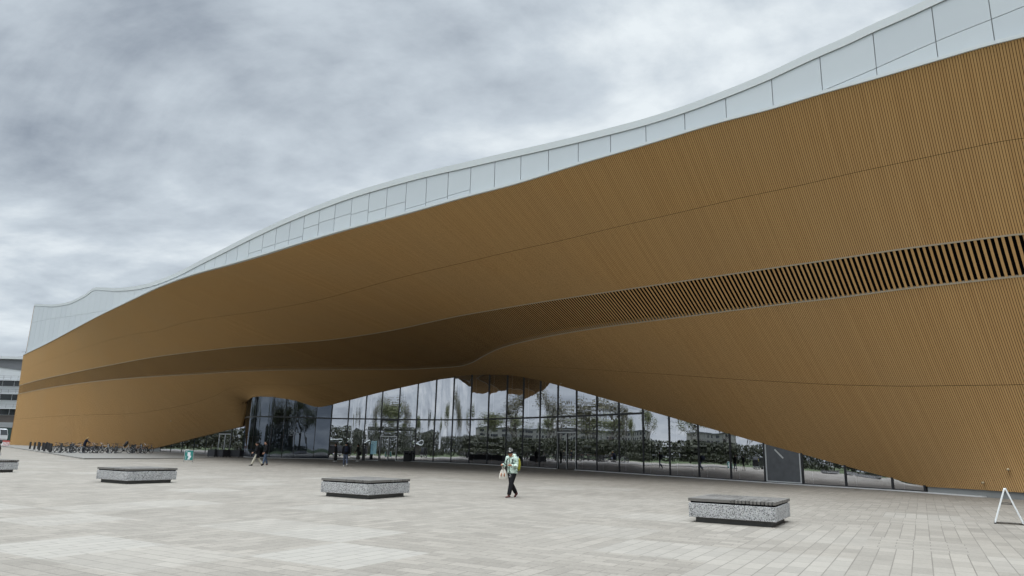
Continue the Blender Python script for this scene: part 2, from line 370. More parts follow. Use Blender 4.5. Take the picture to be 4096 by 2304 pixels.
def cladding(ta,tb,name,nseg):
    """timber planks (real strips with open joints) between two t curves"""
    mb=MB(); V=[];Fc=[];UV=[];TN=[];MI=[];base=0
    K=int((SL-SR)/PITCH); tt=np.linspace(0,1,nseg+1)
    s0=SR+np.arange(K)*PITCH; s1=s0+PITCH-GAP
    for half in (0,1):
        lo,hi=(0,.5) if half==0 else (.5,1.)
        eps=.0012
        tl=np.linspace(lo+eps*(half==1),hi-eps*(half==0),nseg+1)
        def grid(s): 
            a,b=ta(s)[:,None],tb(s)[:,None]; return surf(np.repeat(s[:,None],nseg+1,1),a+(b-a)*tl[None])
        A,B=grid(s0),grid(s1); C=grid((s0+s1)/2)
        N=normals(C)
        A2=A-N*DEPTH;B2=B-N*DEPTH
        L=np.concatenate([np.zeros((K,1)),np.cumsum(np.linalg.norm(np.diff(C,axis=1),axis=2),1)],1)
        for k in range(K):
            vv=np.concatenate([A[k],B[k],A2[k],B2[k]]); m1=nseg+1
            V.append(vv); tn=float(rng.random())
            uva=np.stack([np.full(m1,s0[k]),L[k]+31*half+rng.random()*0],1); uvb=uva+[[PITCH-GAP,0]]
            u4=np.concatenate([uva,uvb,uva,uvb])
            for i in range(nseg):
                for q in ((i,i+1,m1+i+1,m1+i),(2*m1+i,2*m1+i+1,i+1,i),(m1+i,m1+i+1,3*m1+i+1,3*m1+i)):
                    Fc.append([base+j for j in q]); UV+= [tuple(u4[j]) for j in q]; TN.append(tn)
                MI.extend((0,1,1))  # both side faces dark: shade in the joints painted onto the wood
            base+=4*m1
    mb.v=[tuple(p) for p in np.concatenate(V)]; mb.n=base; mb.f=Fc; mb.uv=UV; mb.tone=TN; mb.mi=MI
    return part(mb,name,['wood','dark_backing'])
z_=lambda s:np.zeros_like(s)
o_=lambda s:np.ones_like(s)
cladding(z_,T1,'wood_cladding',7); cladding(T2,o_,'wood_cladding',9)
def sheet(sarr,ta,tb,nt_,off,name,mat,mbx=None):
    mb=mbx or MB(); tl=np.linspace(0,1,nt_+1); a,b=ta(sarr)[:,None],tb(sarr)[:,None]
    P=surf(np.repeat(sarr[:,None],nt_+1,1),a+(b-a)*tl[None]); N=normals(P); P=P-N*off
    m1=nt_+1; fc=[(i*m1+j,i*m1+j+1,(i+1)*m1+j+1,(i+1)*m1+j) for i in range(len(sarr)-1) for j in range(nt_)]
    mb.add(P.reshape(-1,3),fc); return mb if mbx is not None else part(mb,name,mat)
ss=np.arange(SR,SL,.4)
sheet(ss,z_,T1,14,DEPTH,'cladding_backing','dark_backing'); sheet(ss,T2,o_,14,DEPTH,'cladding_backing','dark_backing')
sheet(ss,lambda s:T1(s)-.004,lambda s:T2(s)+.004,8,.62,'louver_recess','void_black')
# louvre slats
mb=MB(); LP=.2625; LW=.120
for k in range(int((SL-SR)/LP)):
    s0=SR+k*LP; sv=np.array([s0,s0+LW]); tl=np.linspace(0.004,.996,8)
    a,b=T1(sv)[:,None],T2(sv)[:,None]; P=surf(np.repeat(sv[:,None],8,1),a+(b-a)*tl[None]); N=normals(P); Q=P-N*.028
    vv=np.concatenate([P[0],P[1],Q[0],Q[1]]); fc=[];m1=8
    for i in range(7):
        fc+=[(i,i+1,m1+i+1,m1+i),(2*m1+i,2*m1+i+1,i+1,i),(m1+i,m1+i+1,3*m1+i+1,3*m1+i),(2*m1+i,3*m1+i,3*m1+i+1,2*m1+i+1)]
    L=np.linspace(0,3,8); u=np.concatenate([np.stack([np.full(8,sv[0]),L],1),np.stack([np.full(8,sv[1]),L],1)]*2)
    nb=len(mb.f); mb.add(vv,fc,0,float(rng.random()),u); mb.mi[nb:]=[1 if i%4 in (1,2) else 0 for i in range(len(fc))]  # slat sides coloured dark, standing in for shade between the slats
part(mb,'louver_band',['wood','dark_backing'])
# metal trims along the louvre band, timber lower edge return
def strip_trim(tf,name,wd=.07,proud=.025,mat='louver_trim',s0=SR,s1=SL):
    sv=np.arange(s0,s1,.3); mb=MB(); tc=tf(sv); dt=.004
    Pa=surf(sv,tc); Pb=surf(sv,np.clip(tc+dt,0,1)); T=Pb-Pa; T/=np.linalg.norm(T,axis=1,keepdims=True)
    D=np.gradient(Pa,axis=0); N=np.cross(D,T); N/=np.linalg.norm(N,axis=1,keepdims=True); sg=np.sign(-(N@n3))[:,None]; N=N*sg
    A=Pa-T*wd/2; B=Pa+T*wd/2; ring=np.stack([A+N*proud,B+N*proud,B-N*.3,A-N*.3],1); m=len(sv)
    fc=[(i*4+j,i*4+(j+1)%4,(i+1)*4+(j+1)%4,(i+1)*4+j) for i in range(m-1) for j in range(4)]
    mb.add(ring.reshape(-1,3),fc); return part(mb,name,mat)
strip_trim(T1,'louver_trim'); strip_trim(T2,'louver_trim')
sv=np.arange(SR,SL,.1); Pe=surf(sv,o_(sv)); mb=MB(); N3=np.array([n_[0],n_[1],0])
mb.add(np.concatenate([Pe,Pe+N3*.25]),[(i,i+1,len(sv)+i+1,len(sv)+i) for i in range(len(sv)-1)]); part(mb,'cladding_edge','wood')
# white eave ledge, panels and parapet cap
zEf=lambda s:np.interp(s,S,zE)
zTf=lambda s:np.interp(s,S,zT)
def sweep(svals,prof,name,mat,par=None,ev=True):
    """prof(s) -> list of (w,z) forming a closed ring"""
    mb=MB(); R=np.array([[wld(s,a+(we(s) if ev else 0.),b) for a,b in prof(s)] for s in svals]); m=R.shape[1]
    mb.add(R.reshape(-1,3),[(i*m+j,i*m+(j+1)%m,(i+1)*m+(j+1)%m,(i+1)*m+j) for i in range(len(svals)-1) for j in range(m)]+[tuple(range(m)),tuple((len(svals)-1)*m+j for j in range(m))[::-1]])
    return part(mb,name,mat,False,par)
sv=np.arange(SR,SL+.01,.5)
sweep(sv,lambda s:[(-.06,zEf(s)-.05),(-.06,zEf(s)+.11),(WPL+.1,zEf(s)+.15),(WPL+.1,zEf(s)-.05)],'eave_trim','white_trim')
CAP=.42
sweep(sv,lambda s:[(WPL-.05,zTf(s)-CAP),(WPL-.05,zTf(s)),(WPL+.6,zTf(s)+.03),(WPL+.6,zTf(s)-CAP)],'parapet_cap','white_trim')
sweep(sv,lambda s:[(WPL+.07,zEf(s)),(WPL+.07,zTf(s)-.05),(WPL+.3,zTf(s)-.05),(WPL+.3,zEf(s))],'panel_backing','joint_grey')
JP=[(142,1222),(160,1222),(177,1223),(194,1225),(211,1227),(230,1226),(249,1223),(270,1217),(291,1207),(314,1198),(337,1187),(362,1172),(386,1161),(409,1158),(433,1161),(458,1163),(484,1162),(511,1161),(540,1158),(570,1153),(601,1146),(634,1136),(667,1122),(704,1107),(741,1089),(780,1071),(821,1050),(863,1028),(908,1006),(953,984),(1000,958),(1054,936),(1107,910),(1162,884),(1219,860),(1280,837),(1343,814),(1409,791),(1478,770),(1550,747),(1627,726),(1708,707),(1794,688),(1884,668),(1980,646),(2084,622),(2194,598),(2313,570),(2442,541),(2583,503),(2738,454),(2902,392),(3086,318),(3279,229),(3491,131),(3726,26)]
js=sorted(float(sw(plane_hit(x,y,WPL))[0]) for x,y in JP)
stp=np.median(np.diff(js[:14])); 
while js[0]>SR+3: js.insert(0,js[0]-stp)
js=[SR]+js+[SL]
KR=[(3180,405),(3227,388),(3505,272),(3740,168),(4014,58),(4096,25)]
KL=[(110,1298),(116,1295),(300,1262),(440,1240)]
def panel(sa,sb,za,zb):
    jg=.012+.00020*(sa+30); a=np.linspace(sa+jg,sb-jg,4); mb=MB(); P=np.concatenate([wld(a,WPL+we(a),[za(x) for x in a]),wld(a,WPL+we(a),[zb(x) for x in a]),wld(a,WPL+.06+we(a),[za(x) for x in a]),wld(a,WPL+.06+we(a),[zb(x) for x in a])])
    fc=[]
    for i in range(3): fc+=[(i,i+1,5+i,4+i),(8+i,9+i,1+i,i),(4+i,5+i,13+i,12+i)]
    fc+=[(0,4,12,8),(3,11,15,7)]; mb.add(P,fc); return part(mb,'roof_panel','white_panel')
qK,zK=rail(KR,WPL,3227,4096,20); qL,zL=rail(KL,WPL,110,440,20); zK=blur(zK,.01,1.) if False else zK
for i,(a,b) in enumerate(zip(js[:-1],js[1:])):
    mid=(a+b)/2; lo=lambda s:zEf(s)+.17; hi=lambda s:zTf(s)-CAP-.025
    if hi(a)-lo(a)<.12 and hi(b)-lo(b)<.12: continue
    px=proj(wld(mid,WPL+we(mid),zEf(mid)+1))[0]; brk=None
    if mid<qK[-1]:
        s_k=float(np.interp(0,[0],[0])); f=lambda s:np.interp(s,qK,zK) if s>qK[0] else zK[0]+(zK[1]-zK[0])/(qK[1]-qK[0])*(s-qK[0]); brk=f
    elif mid>qL[0]: brk=lambda s:np.interp(s,qL,zL) if s<qL[-1] else zL[-1]
    elif 1000<px<1900:
        g=[.27,.3,.28,.25,.5,.52,.5,.45,.36,.38,.42,.14,.17,.2,.22]; fr=g[int((px-1000)/60)%len(g)]
        brk=lambda s,fr=fr:lo(s)+fr*(hi(mid)-lo(mid))
    if brk is None: panel(a,b,lo,hi)
    else:
        ba=max(brk(a),brk(b))
        if brk(a)-lo(a)<.05 and brk(b)-lo(b)<.05: panel(a,b,lo,hi)
        else:
            panel(a,b,lo,lambda s:max(lo(s)+.01,brk(s)-.016)); panel(a,b,lambda s:max(lo(s)+.02,brk(s)+.016),hi)
# roof, rear and end walls close the volume
sweep(np.arange(SR,SL+.01,2.),lambda s:[(WPL+.55,zTf(s)-.3),(46.-we(s),22.),(46.-we(s),21.6),(WPL+.55,zTf(s)-.6)],'roof','roof_grey')
mb=MB()
zz_=[(0.3,0),(.3,float(zTf(SL))-.4),(46,21.8),(46,0)]
for s in (SL-.12,SR+.1):
    a=[wld(s,a_,b_) for a_,b_ in zz_]; mb.add(a,[(0,1,2,3)])
mb.add([wld(SL,46,0),wld(SR,46,0),wld(SR,46,21.8),wld(SL,46,21.8)],[(0,1,2,3)])
part(mb,'outer_wall','wood')
# interior, seen dimly through the glass
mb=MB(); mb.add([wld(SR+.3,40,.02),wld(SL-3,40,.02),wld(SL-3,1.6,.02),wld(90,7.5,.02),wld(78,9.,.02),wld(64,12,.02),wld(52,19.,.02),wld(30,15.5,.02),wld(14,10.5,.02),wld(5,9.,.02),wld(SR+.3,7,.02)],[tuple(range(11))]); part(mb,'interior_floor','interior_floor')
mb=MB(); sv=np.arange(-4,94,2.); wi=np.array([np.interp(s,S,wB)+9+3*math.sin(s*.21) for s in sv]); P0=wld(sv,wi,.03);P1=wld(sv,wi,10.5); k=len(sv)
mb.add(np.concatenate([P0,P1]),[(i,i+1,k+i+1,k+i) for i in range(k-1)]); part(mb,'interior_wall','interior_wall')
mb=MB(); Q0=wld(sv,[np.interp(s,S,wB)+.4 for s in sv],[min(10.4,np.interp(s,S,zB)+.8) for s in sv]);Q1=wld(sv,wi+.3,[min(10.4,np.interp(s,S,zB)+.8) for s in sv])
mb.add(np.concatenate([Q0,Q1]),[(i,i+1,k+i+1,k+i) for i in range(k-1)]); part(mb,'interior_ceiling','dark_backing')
for s in (8,13,18.5,25,33,41,58):
    mb=MB(); c=wld(s,np.interp(s,S,wB)+4.2,0); mb.tube([c+[0,0,.03],c+[0,0,5]],.22,14); part(mb,'interior_column','interior_wall',True)
for s,hh,dd in ((10,2.4,6),(16,1.2,5),(22,2.2,7),(29,1.1,5),(36,2.3,6.5),(45,1.3,6)):
    mb=MB(); c=wld(s,np.interp(s,S,wB)+dd,hh/2+.03); mb.box(c,(2.6,.5,hh),math.atan2(d_[1],d_[0])); part(mb,'interior_shelf','interior_wall')
# -------- glass walls
zBf=lambda s:np.interp(s,S,zB)
TRZ=4.45
def poly_at(poly):
    P=EAVE0+poly[:,:1]*d_+poly[:,1:]*n_; L=np.concatenate([[0],np.cumsum(np.linalg.norm(np.diff(P,axis=0),axis=1))])
    return lambda q:np.stack([np.interp(q,L,P[:,0]),np.interp(q,L,P[:,1])],-1),L[-1],P,L
def station(poly_f,L,px,y=1845):
    q=np.linspace(0,L,6000); p=poly_f(q); pp=proj(np.concatenate([p,np.zeros((len(p),1))],1)); return float(q[np.argmin(abs(pp[:,0]-px))])
gcount=0
def pane(fn,qa,qb,z0,z1f,name='glass_pane',mat='glass',amp=None,nz=9,nx=7,tilt=.0045):
    global gcount; gcount+=1
    rs=np.random.default_rng(gcount); amp=rs.uniform(.0022,.0042) if amp is None else amp
    u=np.linspace(0,1,nx); P2=fn(qa+(qb-qa)*u); tn=fn(qb)-fn(qa); tn=tn/np.linalg.norm(tn); nn=np.array([tn[1],-tn[0]])
    if nn@(np.array([0,0])-P2[0])<0: nn=-nn
    V=[]
    ph=rs.uniform(0,6.28,3)
    for j in range(nz):
        vj=j/(nz-1)
        for i in range(nx):
            top=z1f(P2[i]); z=z0+(top-z0)*vj
            dsp=amp*(4*u[i]*(1-u[i]))*min(1,4*vj*(1-vj)+.35*(1-vj)) *(1+.25*math.sin(3*vj*6.28+ph[0]))-tilt*(z-.06)
            V.append((P2[i][0]+nn[0]*dsp,P2[i][1]+nn[1]*dsp,z))
    fc=[(j*nx+i,j*nx+i+1,(j+1)*nx+i+1,(j+1)*nx+i) for j in range(nz-1) for i in range(nx-1)]
    mb=MB(); mb.add(V,fc); return part(mb,name,mat,True)
def top_of(p): return float(zBf(float(sw(p)[0])))+.05
def post(fn,q,z0,z1,wd=.105,dp=.14,name='mullion',mat='dark_frame'):
    p=fn(q); t=fn(q+.05)-fn(q-.05); t/=np.linalg.norm(t); mb=MB()
    nn=np.array([t[1],-t[0]]); nn=nn if nn@(-p)>0 else -nn
    mb.box((p[0]-nn[0]*(dp/2-.04),p[1]-nn[1]*(dp/2-.04),(z0+z1)/2),(wd,dp,z1-z0),math.atan2(t[1],t[0])); return part(mb,name,mat)
def rail_bar(fn,qa,qb,z,h=.07,name='transom',mat='dark_frame',dp=.12,proud=.034,wd=None,par=None):
    q=np.linspace(qa,qb,max(2,int(abs(qb-qa)/.4)+2)); p=fn(q); t=np.gradient(p,axis=0); t/=np.linalg.norm(t,axis=1,keepdims=True); nn=np.stack([t[:,1],-t[:,0]],1); sg=np.sign(-(nn*p).sum(1))[:,None]; nn=nn*sg
    R=np.stack([np.c_[p+nn*proud,np.full(len(q),z-h/2)],np.c_[p+nn*proud,np.full(len(q),z+h/2)],np.c_[p-nn*dp,np.full(len(q),z+h/2)],np.c_[p-nn*dp,np.full(len(q),z-h/2)]],1)
    mb=MB(); k=len(q); mb.add(R.reshape(-1,3),[(i*4+j,i*4+(j+1)%4,(i+1)*4+(j+1)%4,(i+1)*4+j) for i in range(k-1) for j in range(4)]+[(0,1,2,3),((k-1)*4+3,(k-1)*4+2,(k-1)*4+1,(k-1)*4)]); return part(mb,name,mat,False,par)
fm,LM,_,_=poly_at(full_plan[::-1])
MPX=[1313,1381,1450,1514,1584,1657,1731,1803,1875,1947,2021,2088,2157,2229,2305,2388,2478,2575,2681,2798,2926,3063,3215,3386,3573,3703]
MQ=[station(fm,LM,p) for p in MPX]
simple('print_white_',(.6,.61,.61),.5,.1,4); simple('pale_rod',(.75,.77,.8),.5,.02,1)
def door(fn,qa,qb,h,label,revolving=False):
    fr=MB(); w2=qb-qa
    o=rail_bar(fn,qa+.02,qb-.02,h+.05,.11,'door','alu',.1,.06)
    for q in (qa+.06,(qa+qb)/2,qb-.06): 
        p=post(fn,q,.03,h-.01,.055,.1,'door_frame','alu'); p.parent=o
    for a,b in ((qa+.1,(qa+qb)/2-.04),((qa+qb)/2+.04,qb-.1)):
        g=pane(fn,a,b,.06,lambda p:h-.02,'door_leaf','glass',.003); g.parent=o
        e1=post(fn,a+.05,.05,h-.03,.05,.07,'door_stile','dark_frame'); e1.parent=o
    tag(o,label); return o
for i,(a,b) in enumerate(zip(MQ[:-1],MQ[1:])):
    x=MPX[i]; tr=x<2575
    isdoor=x in (1514,2229)
    if isdoor:
        h=2.55 if x==1514 else 3.05
        door(fm,a,b,h,'glazed entrance door with pale metal head' if x==1514 else 'glazed double door with pale metal frame')
        if x==1514:
            rail_bar(fm,a,b,3.25,.1); pane(fm,a+.03,b-.03,2.68,lambda p:3.2); rail_bar(fm,a+.05,b-.05,TRZ-.1,.16); pane(fm,a+.03,b-.03,3.3,lambda p:TRZ)
            post(fm,a+.1,3.3,TRZ,.12); post(fm,b-.1,3.3,TRZ,.12)
        else:
            rail_bar(fm,a,b,h+.16,.06); pane(fm,a+.03,b-.03,h+.2,lambda p:TRZ)
        pane(fm,a+.03,b-.03,TRZ,top_of)
    elif tr:
        if x in (1450,1584):
            rail_bar(fm,a,b,3.25,.07); pane(fm,a+.03,b-.03,.06,lambda p:3.25); pane(fm,a+.03,b-.03,3.25,lambda p:TRZ)
        else: pane(fm,a+.03,b-.03,.06,lambda p:TRZ)
        pane(fm,a+.03,b-.03,TRZ,top_of)
    elif x==3063:
        g=pane(fm,a+.03,b-.03,.06,top_of,mat='film_glass',amp=.001); g['label']='pane covered with grey film and taped edges'
        for q in (a+.13,b-.12): post(fm,q,.1,top_of(fm(q))-.05,.07,.06,'tape_strip','print_white_').parent=g
        rail_bar(fm,a+.1,b-.1,.11,.05,'tape_strip','print_white_',.03,.035,par=g)
        qm=a+(b-a)*.42; pm=fm(qm); tm=fm(qm+.1)-fm(qm-.1); tm/=np.linalg.norm(tm); nm=np.array([tm[1],-tm[0]]); nm=nm if nm@(-pm)>0 else -nm
        tm=tm if tm[0]>0 else -tm; mb=MB(); c0=np.array([pm[0]+nm[0]*.03,pm[1]+nm[1]*.03,1.72]); dd=np.array([tm[0],tm[1],0]); mb.beam(c0-dd*.28+[0,0,.25],c0+dd*.28-[0,0,.25],.09,.02,up=(nm[0],nm[1],0)); part(mb,'pull_handle','print_white_',False,g)
    else: pane(fm,a+.03,b-.03,.06,top_of)
    post(fm,a,.03,top_of(fm(a)))
    if i>0 and not isdoor and i%1==0:
        q=a+.42; p=fm(q); t=fm(q+.1)-fm(q); t/=np.linalg.norm(t); nn=np.array([-t[1],t[0]]); nn=nn if nn@p>0 else -nn
        p=p+nn*.3; mb=MB(); mb.tube([(p[0],p[1],.1),(p[0],p[1],top_of(fm(q))-.05)],.018,6); part(mb,'glass_fin_edge','pale_rod')  # pale rod stands for a glass fin's edge; its shine is in the colour
post(fm,MQ[-1],.03,top_of(fm(MQ[-1])),.12)
rail_bar(fm,MQ[0],MQ[17],TRZ,.15)
rail_bar(fm,MQ[0],MQ[3],.05,.1,'sill','dark_frame'); rail_bar(fm,MQ[4],MQ[13],.05,.1,'sill','dark_frame'); rail_bar(fm,MQ[14],MQ[-1],.05,.1,'sill','dark_frame')
# bay
q0=station(fm,LM,1005); BPX=[1005,1075,1125,1172,1251]; BQ=[.0]+[station(fm,LM,p) for p in BPX]+[MQ[0]]
for a,b in zip(BQ[:-1],BQ[1:]):
    pane(fm,a+.02,b-.02,.06,lambda p:TRZ,mat='bay_glass',amp=.004,nx=11); pane(fm,a+.02,b-.02,TRZ,top_of,mat='bay_glass',amp=.004,nx=11)
for q in BQ[1:-1]: post(fm,q,.03,top_of(fm(q)),.06)
rail_bar(fm,0.,MQ[0],TRZ,.14); rail_bar(fm,0.,MQ[0],.05,.1,'sill','dark_frame')
# glass wall beyond the bay, under the sloping timber edge
lw=np.array([[74.,8.6],[80.4,7.9],[100,6.2],[104,5.7]])+[[0,.12]]*4
fl,LLn,_,_=poly_at(lw)
LPX=[640,681,725,772,819,868,917,968]; LQ=[station(fl,LLn,p,1815) for p in LPX]
for a,b,x in zip(LQ[:-1],LQ[1:],LPX):
    if x==868: door(fl,min(a,b),max(a,b),2.5,'pale framed glazed side door beside the round glass bay'); pane(fl,a,b,2.72,top_of)
    else: pane(fl,a,b,.06,top_of)
    post(fl,a,.03,top_of(fl(a)),.06)
rail_bar(fl,LQ[0],LQ[4],.05,.1,'sill','dark_frame')
# concrete plinths under the timber at both ends
def plinth(sa,sb,off):
    sv=np.arange(sa,sb,.5); sweep(sv,lambda s:[(np.interp(s,S,wB)+off,-.05),(np.interp(s,S,wB)+off,float(zBf(s))+.02),(np.interp(s,S,wB)+off+.4,float(zBf(s))+.02),(np.interp(s,S,wB)+off+.4,-.05)],'plinth','concrete',None,False)
sPl=float(sw(fm(MQ[-1]))[0]); plinth(SR+.2,sPl-.03,.06); plinth(float(sw(fl(LQ[0]))[0])+.1,SL-.2,.12)
# white stone sill line along the foot of the glass
rail_bar(fm,0.,MQ[3],.02,.06,'threshold','sill_stone',.05,.22); rail_bar(fm,MQ[4],MQ[13],.02,.06,'threshold','sill_stone',.05,.22); rail_bar(fm,MQ[14],MQ[-1]+3.,.02,.06,'threshold','sill_stone',.05,.22)
rail_bar(fl,LQ[0],LQ[-2],.03,.06,'threshold','sill_stone',.05,.25)
# ================================================================ GROUND
GA=math.radians(60); CU,SU=math.cos(GA),math.sin(GA)
def paving_mat():
    m,nt,b=newmat('paving')
    tc=nd(nt,'ShaderNodeTexCoord'); L=nt.links
    mp=nd(nt,'ShaderNodeMapping'); mp.vector_type='POINT'; mp.inputs['Rotation'].default_value=(0,0,-GA); L.new(tc.outputs['Object'],mp.inputs[0])
    mp2=nd(nt,'ShaderNodeMapping'); mp2.inputs['Rotation'].default_value=(0,0,-GA+math.pi/2); L.new(tc.outputs['Object'],mp2.inputs[0])
    def brick(v):
        t=nd(nt,'ShaderNodeTexBrick',Scale=1.); t.offset=.5; t.inputs['Brick Width'].default_value=.60; t.inputs['Row Height'].default_value=.285; t.inputs['Mortar Size'].default_value=.0095; t.inputs['Mortar Smooth'].default_value=.3; t.inputs['Bias'].default_value=0.
        t.inputs['Color1'].default_value=(0,0,0,1); t.inputs['Color2'].default_value=(1,1,1,1); t.inputs['Mortar'].default_value=(.5,.5,.5,1)
        L.new(v.outputs[0],t.inputs['Vector']); return t
    b1,b2=brick(mp),brick(mp2)
    ori=nd(nt,'ShaderNodeAttribute',attribute_name='orient'); tone=nd(nt,'ShaderNodeAttribute',attribute_name='tone')
    oc=mixc(nt,ori.outputs['Fac'],b1.outputs['Color'],b2.outputs['Color']); 
    mf=nd(nt,'ShaderNodeMix'); L.new(ori.outputs['Fac'],mf.inputs[0]); L.new(b1.outputs['Fac'],mf.inputs[2]); L.new(b2.outputs['Fac'],mf.inputs[3])
    bw=nd(nt,'ShaderNodeRGBToBW'); L.new(oc,bw.inputs[0])
    fine=nd(nt,'ShaderNodeTexNoise',Scale=55.,Detail=5.,Roughness=.75); L.new(tc.outputs['Object'],fine.inputs['Vector'])
    spk=nd(nt,'ShaderNodeTexNoise',Scale=16.,Detail=3.,Roughness=.6); L.new(tc.outputs['Object'],spk.inputs['Vector'])
    big=nd(nt,'ShaderNodeTexNoise',Scale=.22,Detail=6.,Roughness=.6); L.new(tc.outputs['Object'],big.inputs['Vector'])
    st=nd(nt,'ShaderNodeTexNoise',Scale=1.3,Detail=6.,Roughness=.7); L.new(tc.outputs['Object'],st.inputs['Vector'])
    val=mth(nt,'MULTIPLY_ADD',bw.outputs[0],.06,.212)
    val=mth(nt,'ADD',val,mth(nt,'MULTIPLY_ADD',fine.outputs['Fac'],.20,-.10))
    val=mth(nt,'ADD',val,mth(nt,'MULTIPLY_ADD',spk.outputs['Fac'],.10,-.05))
    val=mth(nt,'ADD',val,mth(nt,'MULTIPLY_ADD',big.outputs['Fac'],.06,-.03))
    val=mth(nt,'ADD',val,mth(nt,'MULTIPLY_ADD',st.outputs['Fac'],.08,-.04))
    warm=mixc(nt,big.outputs['Fac'],(1.0,.905,.77),(1.,.92,.80))
    cc=nd(nt,'ShaderNodeCombineColor')
    val2=mth(nt,'ADD',val,mth(nt,'MULTIPLY',tone.outputs['Fac'],.04))
    for i in range(3): L.new(val2,cc.inputs[i])
    c=mixc(nt,1.,cc.outputs[0],warm,'MULTIPLY')
    cool=mixc(nt,mth(nt,'MAXIMUM',tone.outputs['Fac'],0.),c,(.30,.286,.257)); mixn=cool.node; 
    L.new(mth(nt,'MULTIPLY',mth(nt,'MAXIMUM',tone.outputs['Fac'],0.),.62),mixn.inputs[0])
    # irregular mortar: mostly thin, dark in places
    mo=mth(nt,'MULTIPLY',mf.outputs[0],mth(nt,'MULTIPLY_ADD',st.outputs['Fac'],1.0,.02))
    c=mixc(nt,mo,cool,(.075,.065,.055))
    gv=nd(nt,'ShaderNodeTexVoronoi',Scale=.9); L.new(tc.outputs['Object'],gv.inputs['Vector']); gm=mth(nt,'LESS_THAN',gv.outputs['Distance'],.022)
    c=mixc(nt,mth(nt,'MULTIPLY',gm,.7),c,(.06,.055,.05))
    L.new(c,b.inputs['Base Color']); b.inputs['Roughness'].default_value=.78; b.inputs['Specular IOR Level'].default_value=.2
    h=mth(nt,'ADD',mth(nt,'MULTIPLY',fine.outputs['Fac'],.35),mth(nt,'MULTIPLY',mf.outputs[0],-1.))
    h=mth(nt,'ADD',h,mth(nt,'MULTIPLY',bw.outputs[0],.35))
    bp=nd(nt,'ShaderNodeBump',Strength=.35,Distance=.006); L.new(h,bp.inputs['Height']); L.new(bp.outputs[0],b.inputs['Normal'])
paving_mat()
mb=MB(); ori=[]; C=2.0; U0,V0=1.9,1.15
light={(1,0):0}
def cell(x,y):
    u=x*CU+y*SU; v=-x*SU+y*CU; return (math.floor((u-U0)/C),math.floor((v-V0)/C))
LC={}
for (x,y,t) in ((-7.1,12.,.95),(-2.6,11.8,1.),(-3.5,14.4,.85),(-1.9,9.6,.2),(2.6,12.6,.6),(4.2,11.4,.45),(-6.3,9.6,-.35),(1.4,15.8,.4),(-9,15.7,.6),(-8.6,20,.7),(-12.6,18,.7),(8.9,12.5,.35),(3.6,20.,.45),(-10,26,.7),(6.8,14.8,.3)): LC[cell(x,y)]=t
rg=np.random.default_rng(5); NC=36; idx={}
def vid(i,j):
    if (i,j) not in idx:
        u=U0+i*C;v=V0+j*C; idx[(i,j)]=len(mb.v); mb.v.append((u*CU-v*SU,u*SU+v*CU,0.)); mb.n+=1
    return idx[(i,j)]
i0,i1,j0,j1=-22,62,-30,60
for i in range(i0,i1):
    for j in range(j0,j1):
        r=rg.random(); t=LC.get((i,j)); 
        if t is None: t=rg.uniform(-.12,.12) if r<.86 else (rg.uniform(.25,.6) if r<.95 else rg.uniform(-.3,-.1))
        mb.f.append([vid(i,j),vid(i+1,j),vid(i+1,j+1),vid(i,j+1)]); mb.mi.append(0); mb.tone.append(t); mb.uv+= [(0,0)]*4; ori.append(float(rg.random()<.45) if t<.3 else float(rg.random()<.25))
plz=mb.build('plaza_paving','paving'); a=plz.data.attributes.new('orient','FLOAT','FACE'); a.data.foreach_set('value',ori); tag(plz,kind='structure')
simple('far_ground',(.20,.20,.19),.9,.3,.05); simple('lawn',(.055,.075,.025),.95,.45,.6); simple('asphalt',(.06,.06,.062),.85,.2,.8)
mb=MB(); mb.add([(-1500,-1500,-.03),(1500,-1500,-.03),(1500,1500,-.03),(-1500,1500,-.03)],[(0,1,2,3)]); tag(mb.build('ground','far_ground'),kind='structure')
# low platform with the bicycle stands (tapers to nothing towards the entrance)
pl=[gnd(-60,1779),gnd(40,1790),gnd(335,1837.5),gnd(600,1836),gnd(815,1832),gnd(905,1828)]
base=[tuple(p[:2]) for p in pl]+[tuple(wld(80,7.5,0)[:2]),tuple(wld(100,5.8,0)[:2]),tuple(wld(125,3.,0)[:2]),tuple(wld(SL-.5,.3,0)[:2]),(pl[0][0]-15,pl[0][1]+25)]
hz=[.10,.10,.10,.07,.03,.008,.03,.06,.1,.1,.1]
simple('slab_paving',(.215,.206,.188),.85,.12,.9,bump=.1)
mb=MB(); k=len(base); mb.add([(x,y,z) for (x,y),z in zip(base,hz)]+[(x,y,-.02) for x,y in base],[tuple(range(k)) ]+[(i,k+i,k+(i+1)%k,(i+1)%k) for i in range(k)])
tag(mb.build('raised_pavement','slab_paving'),kind='structure')
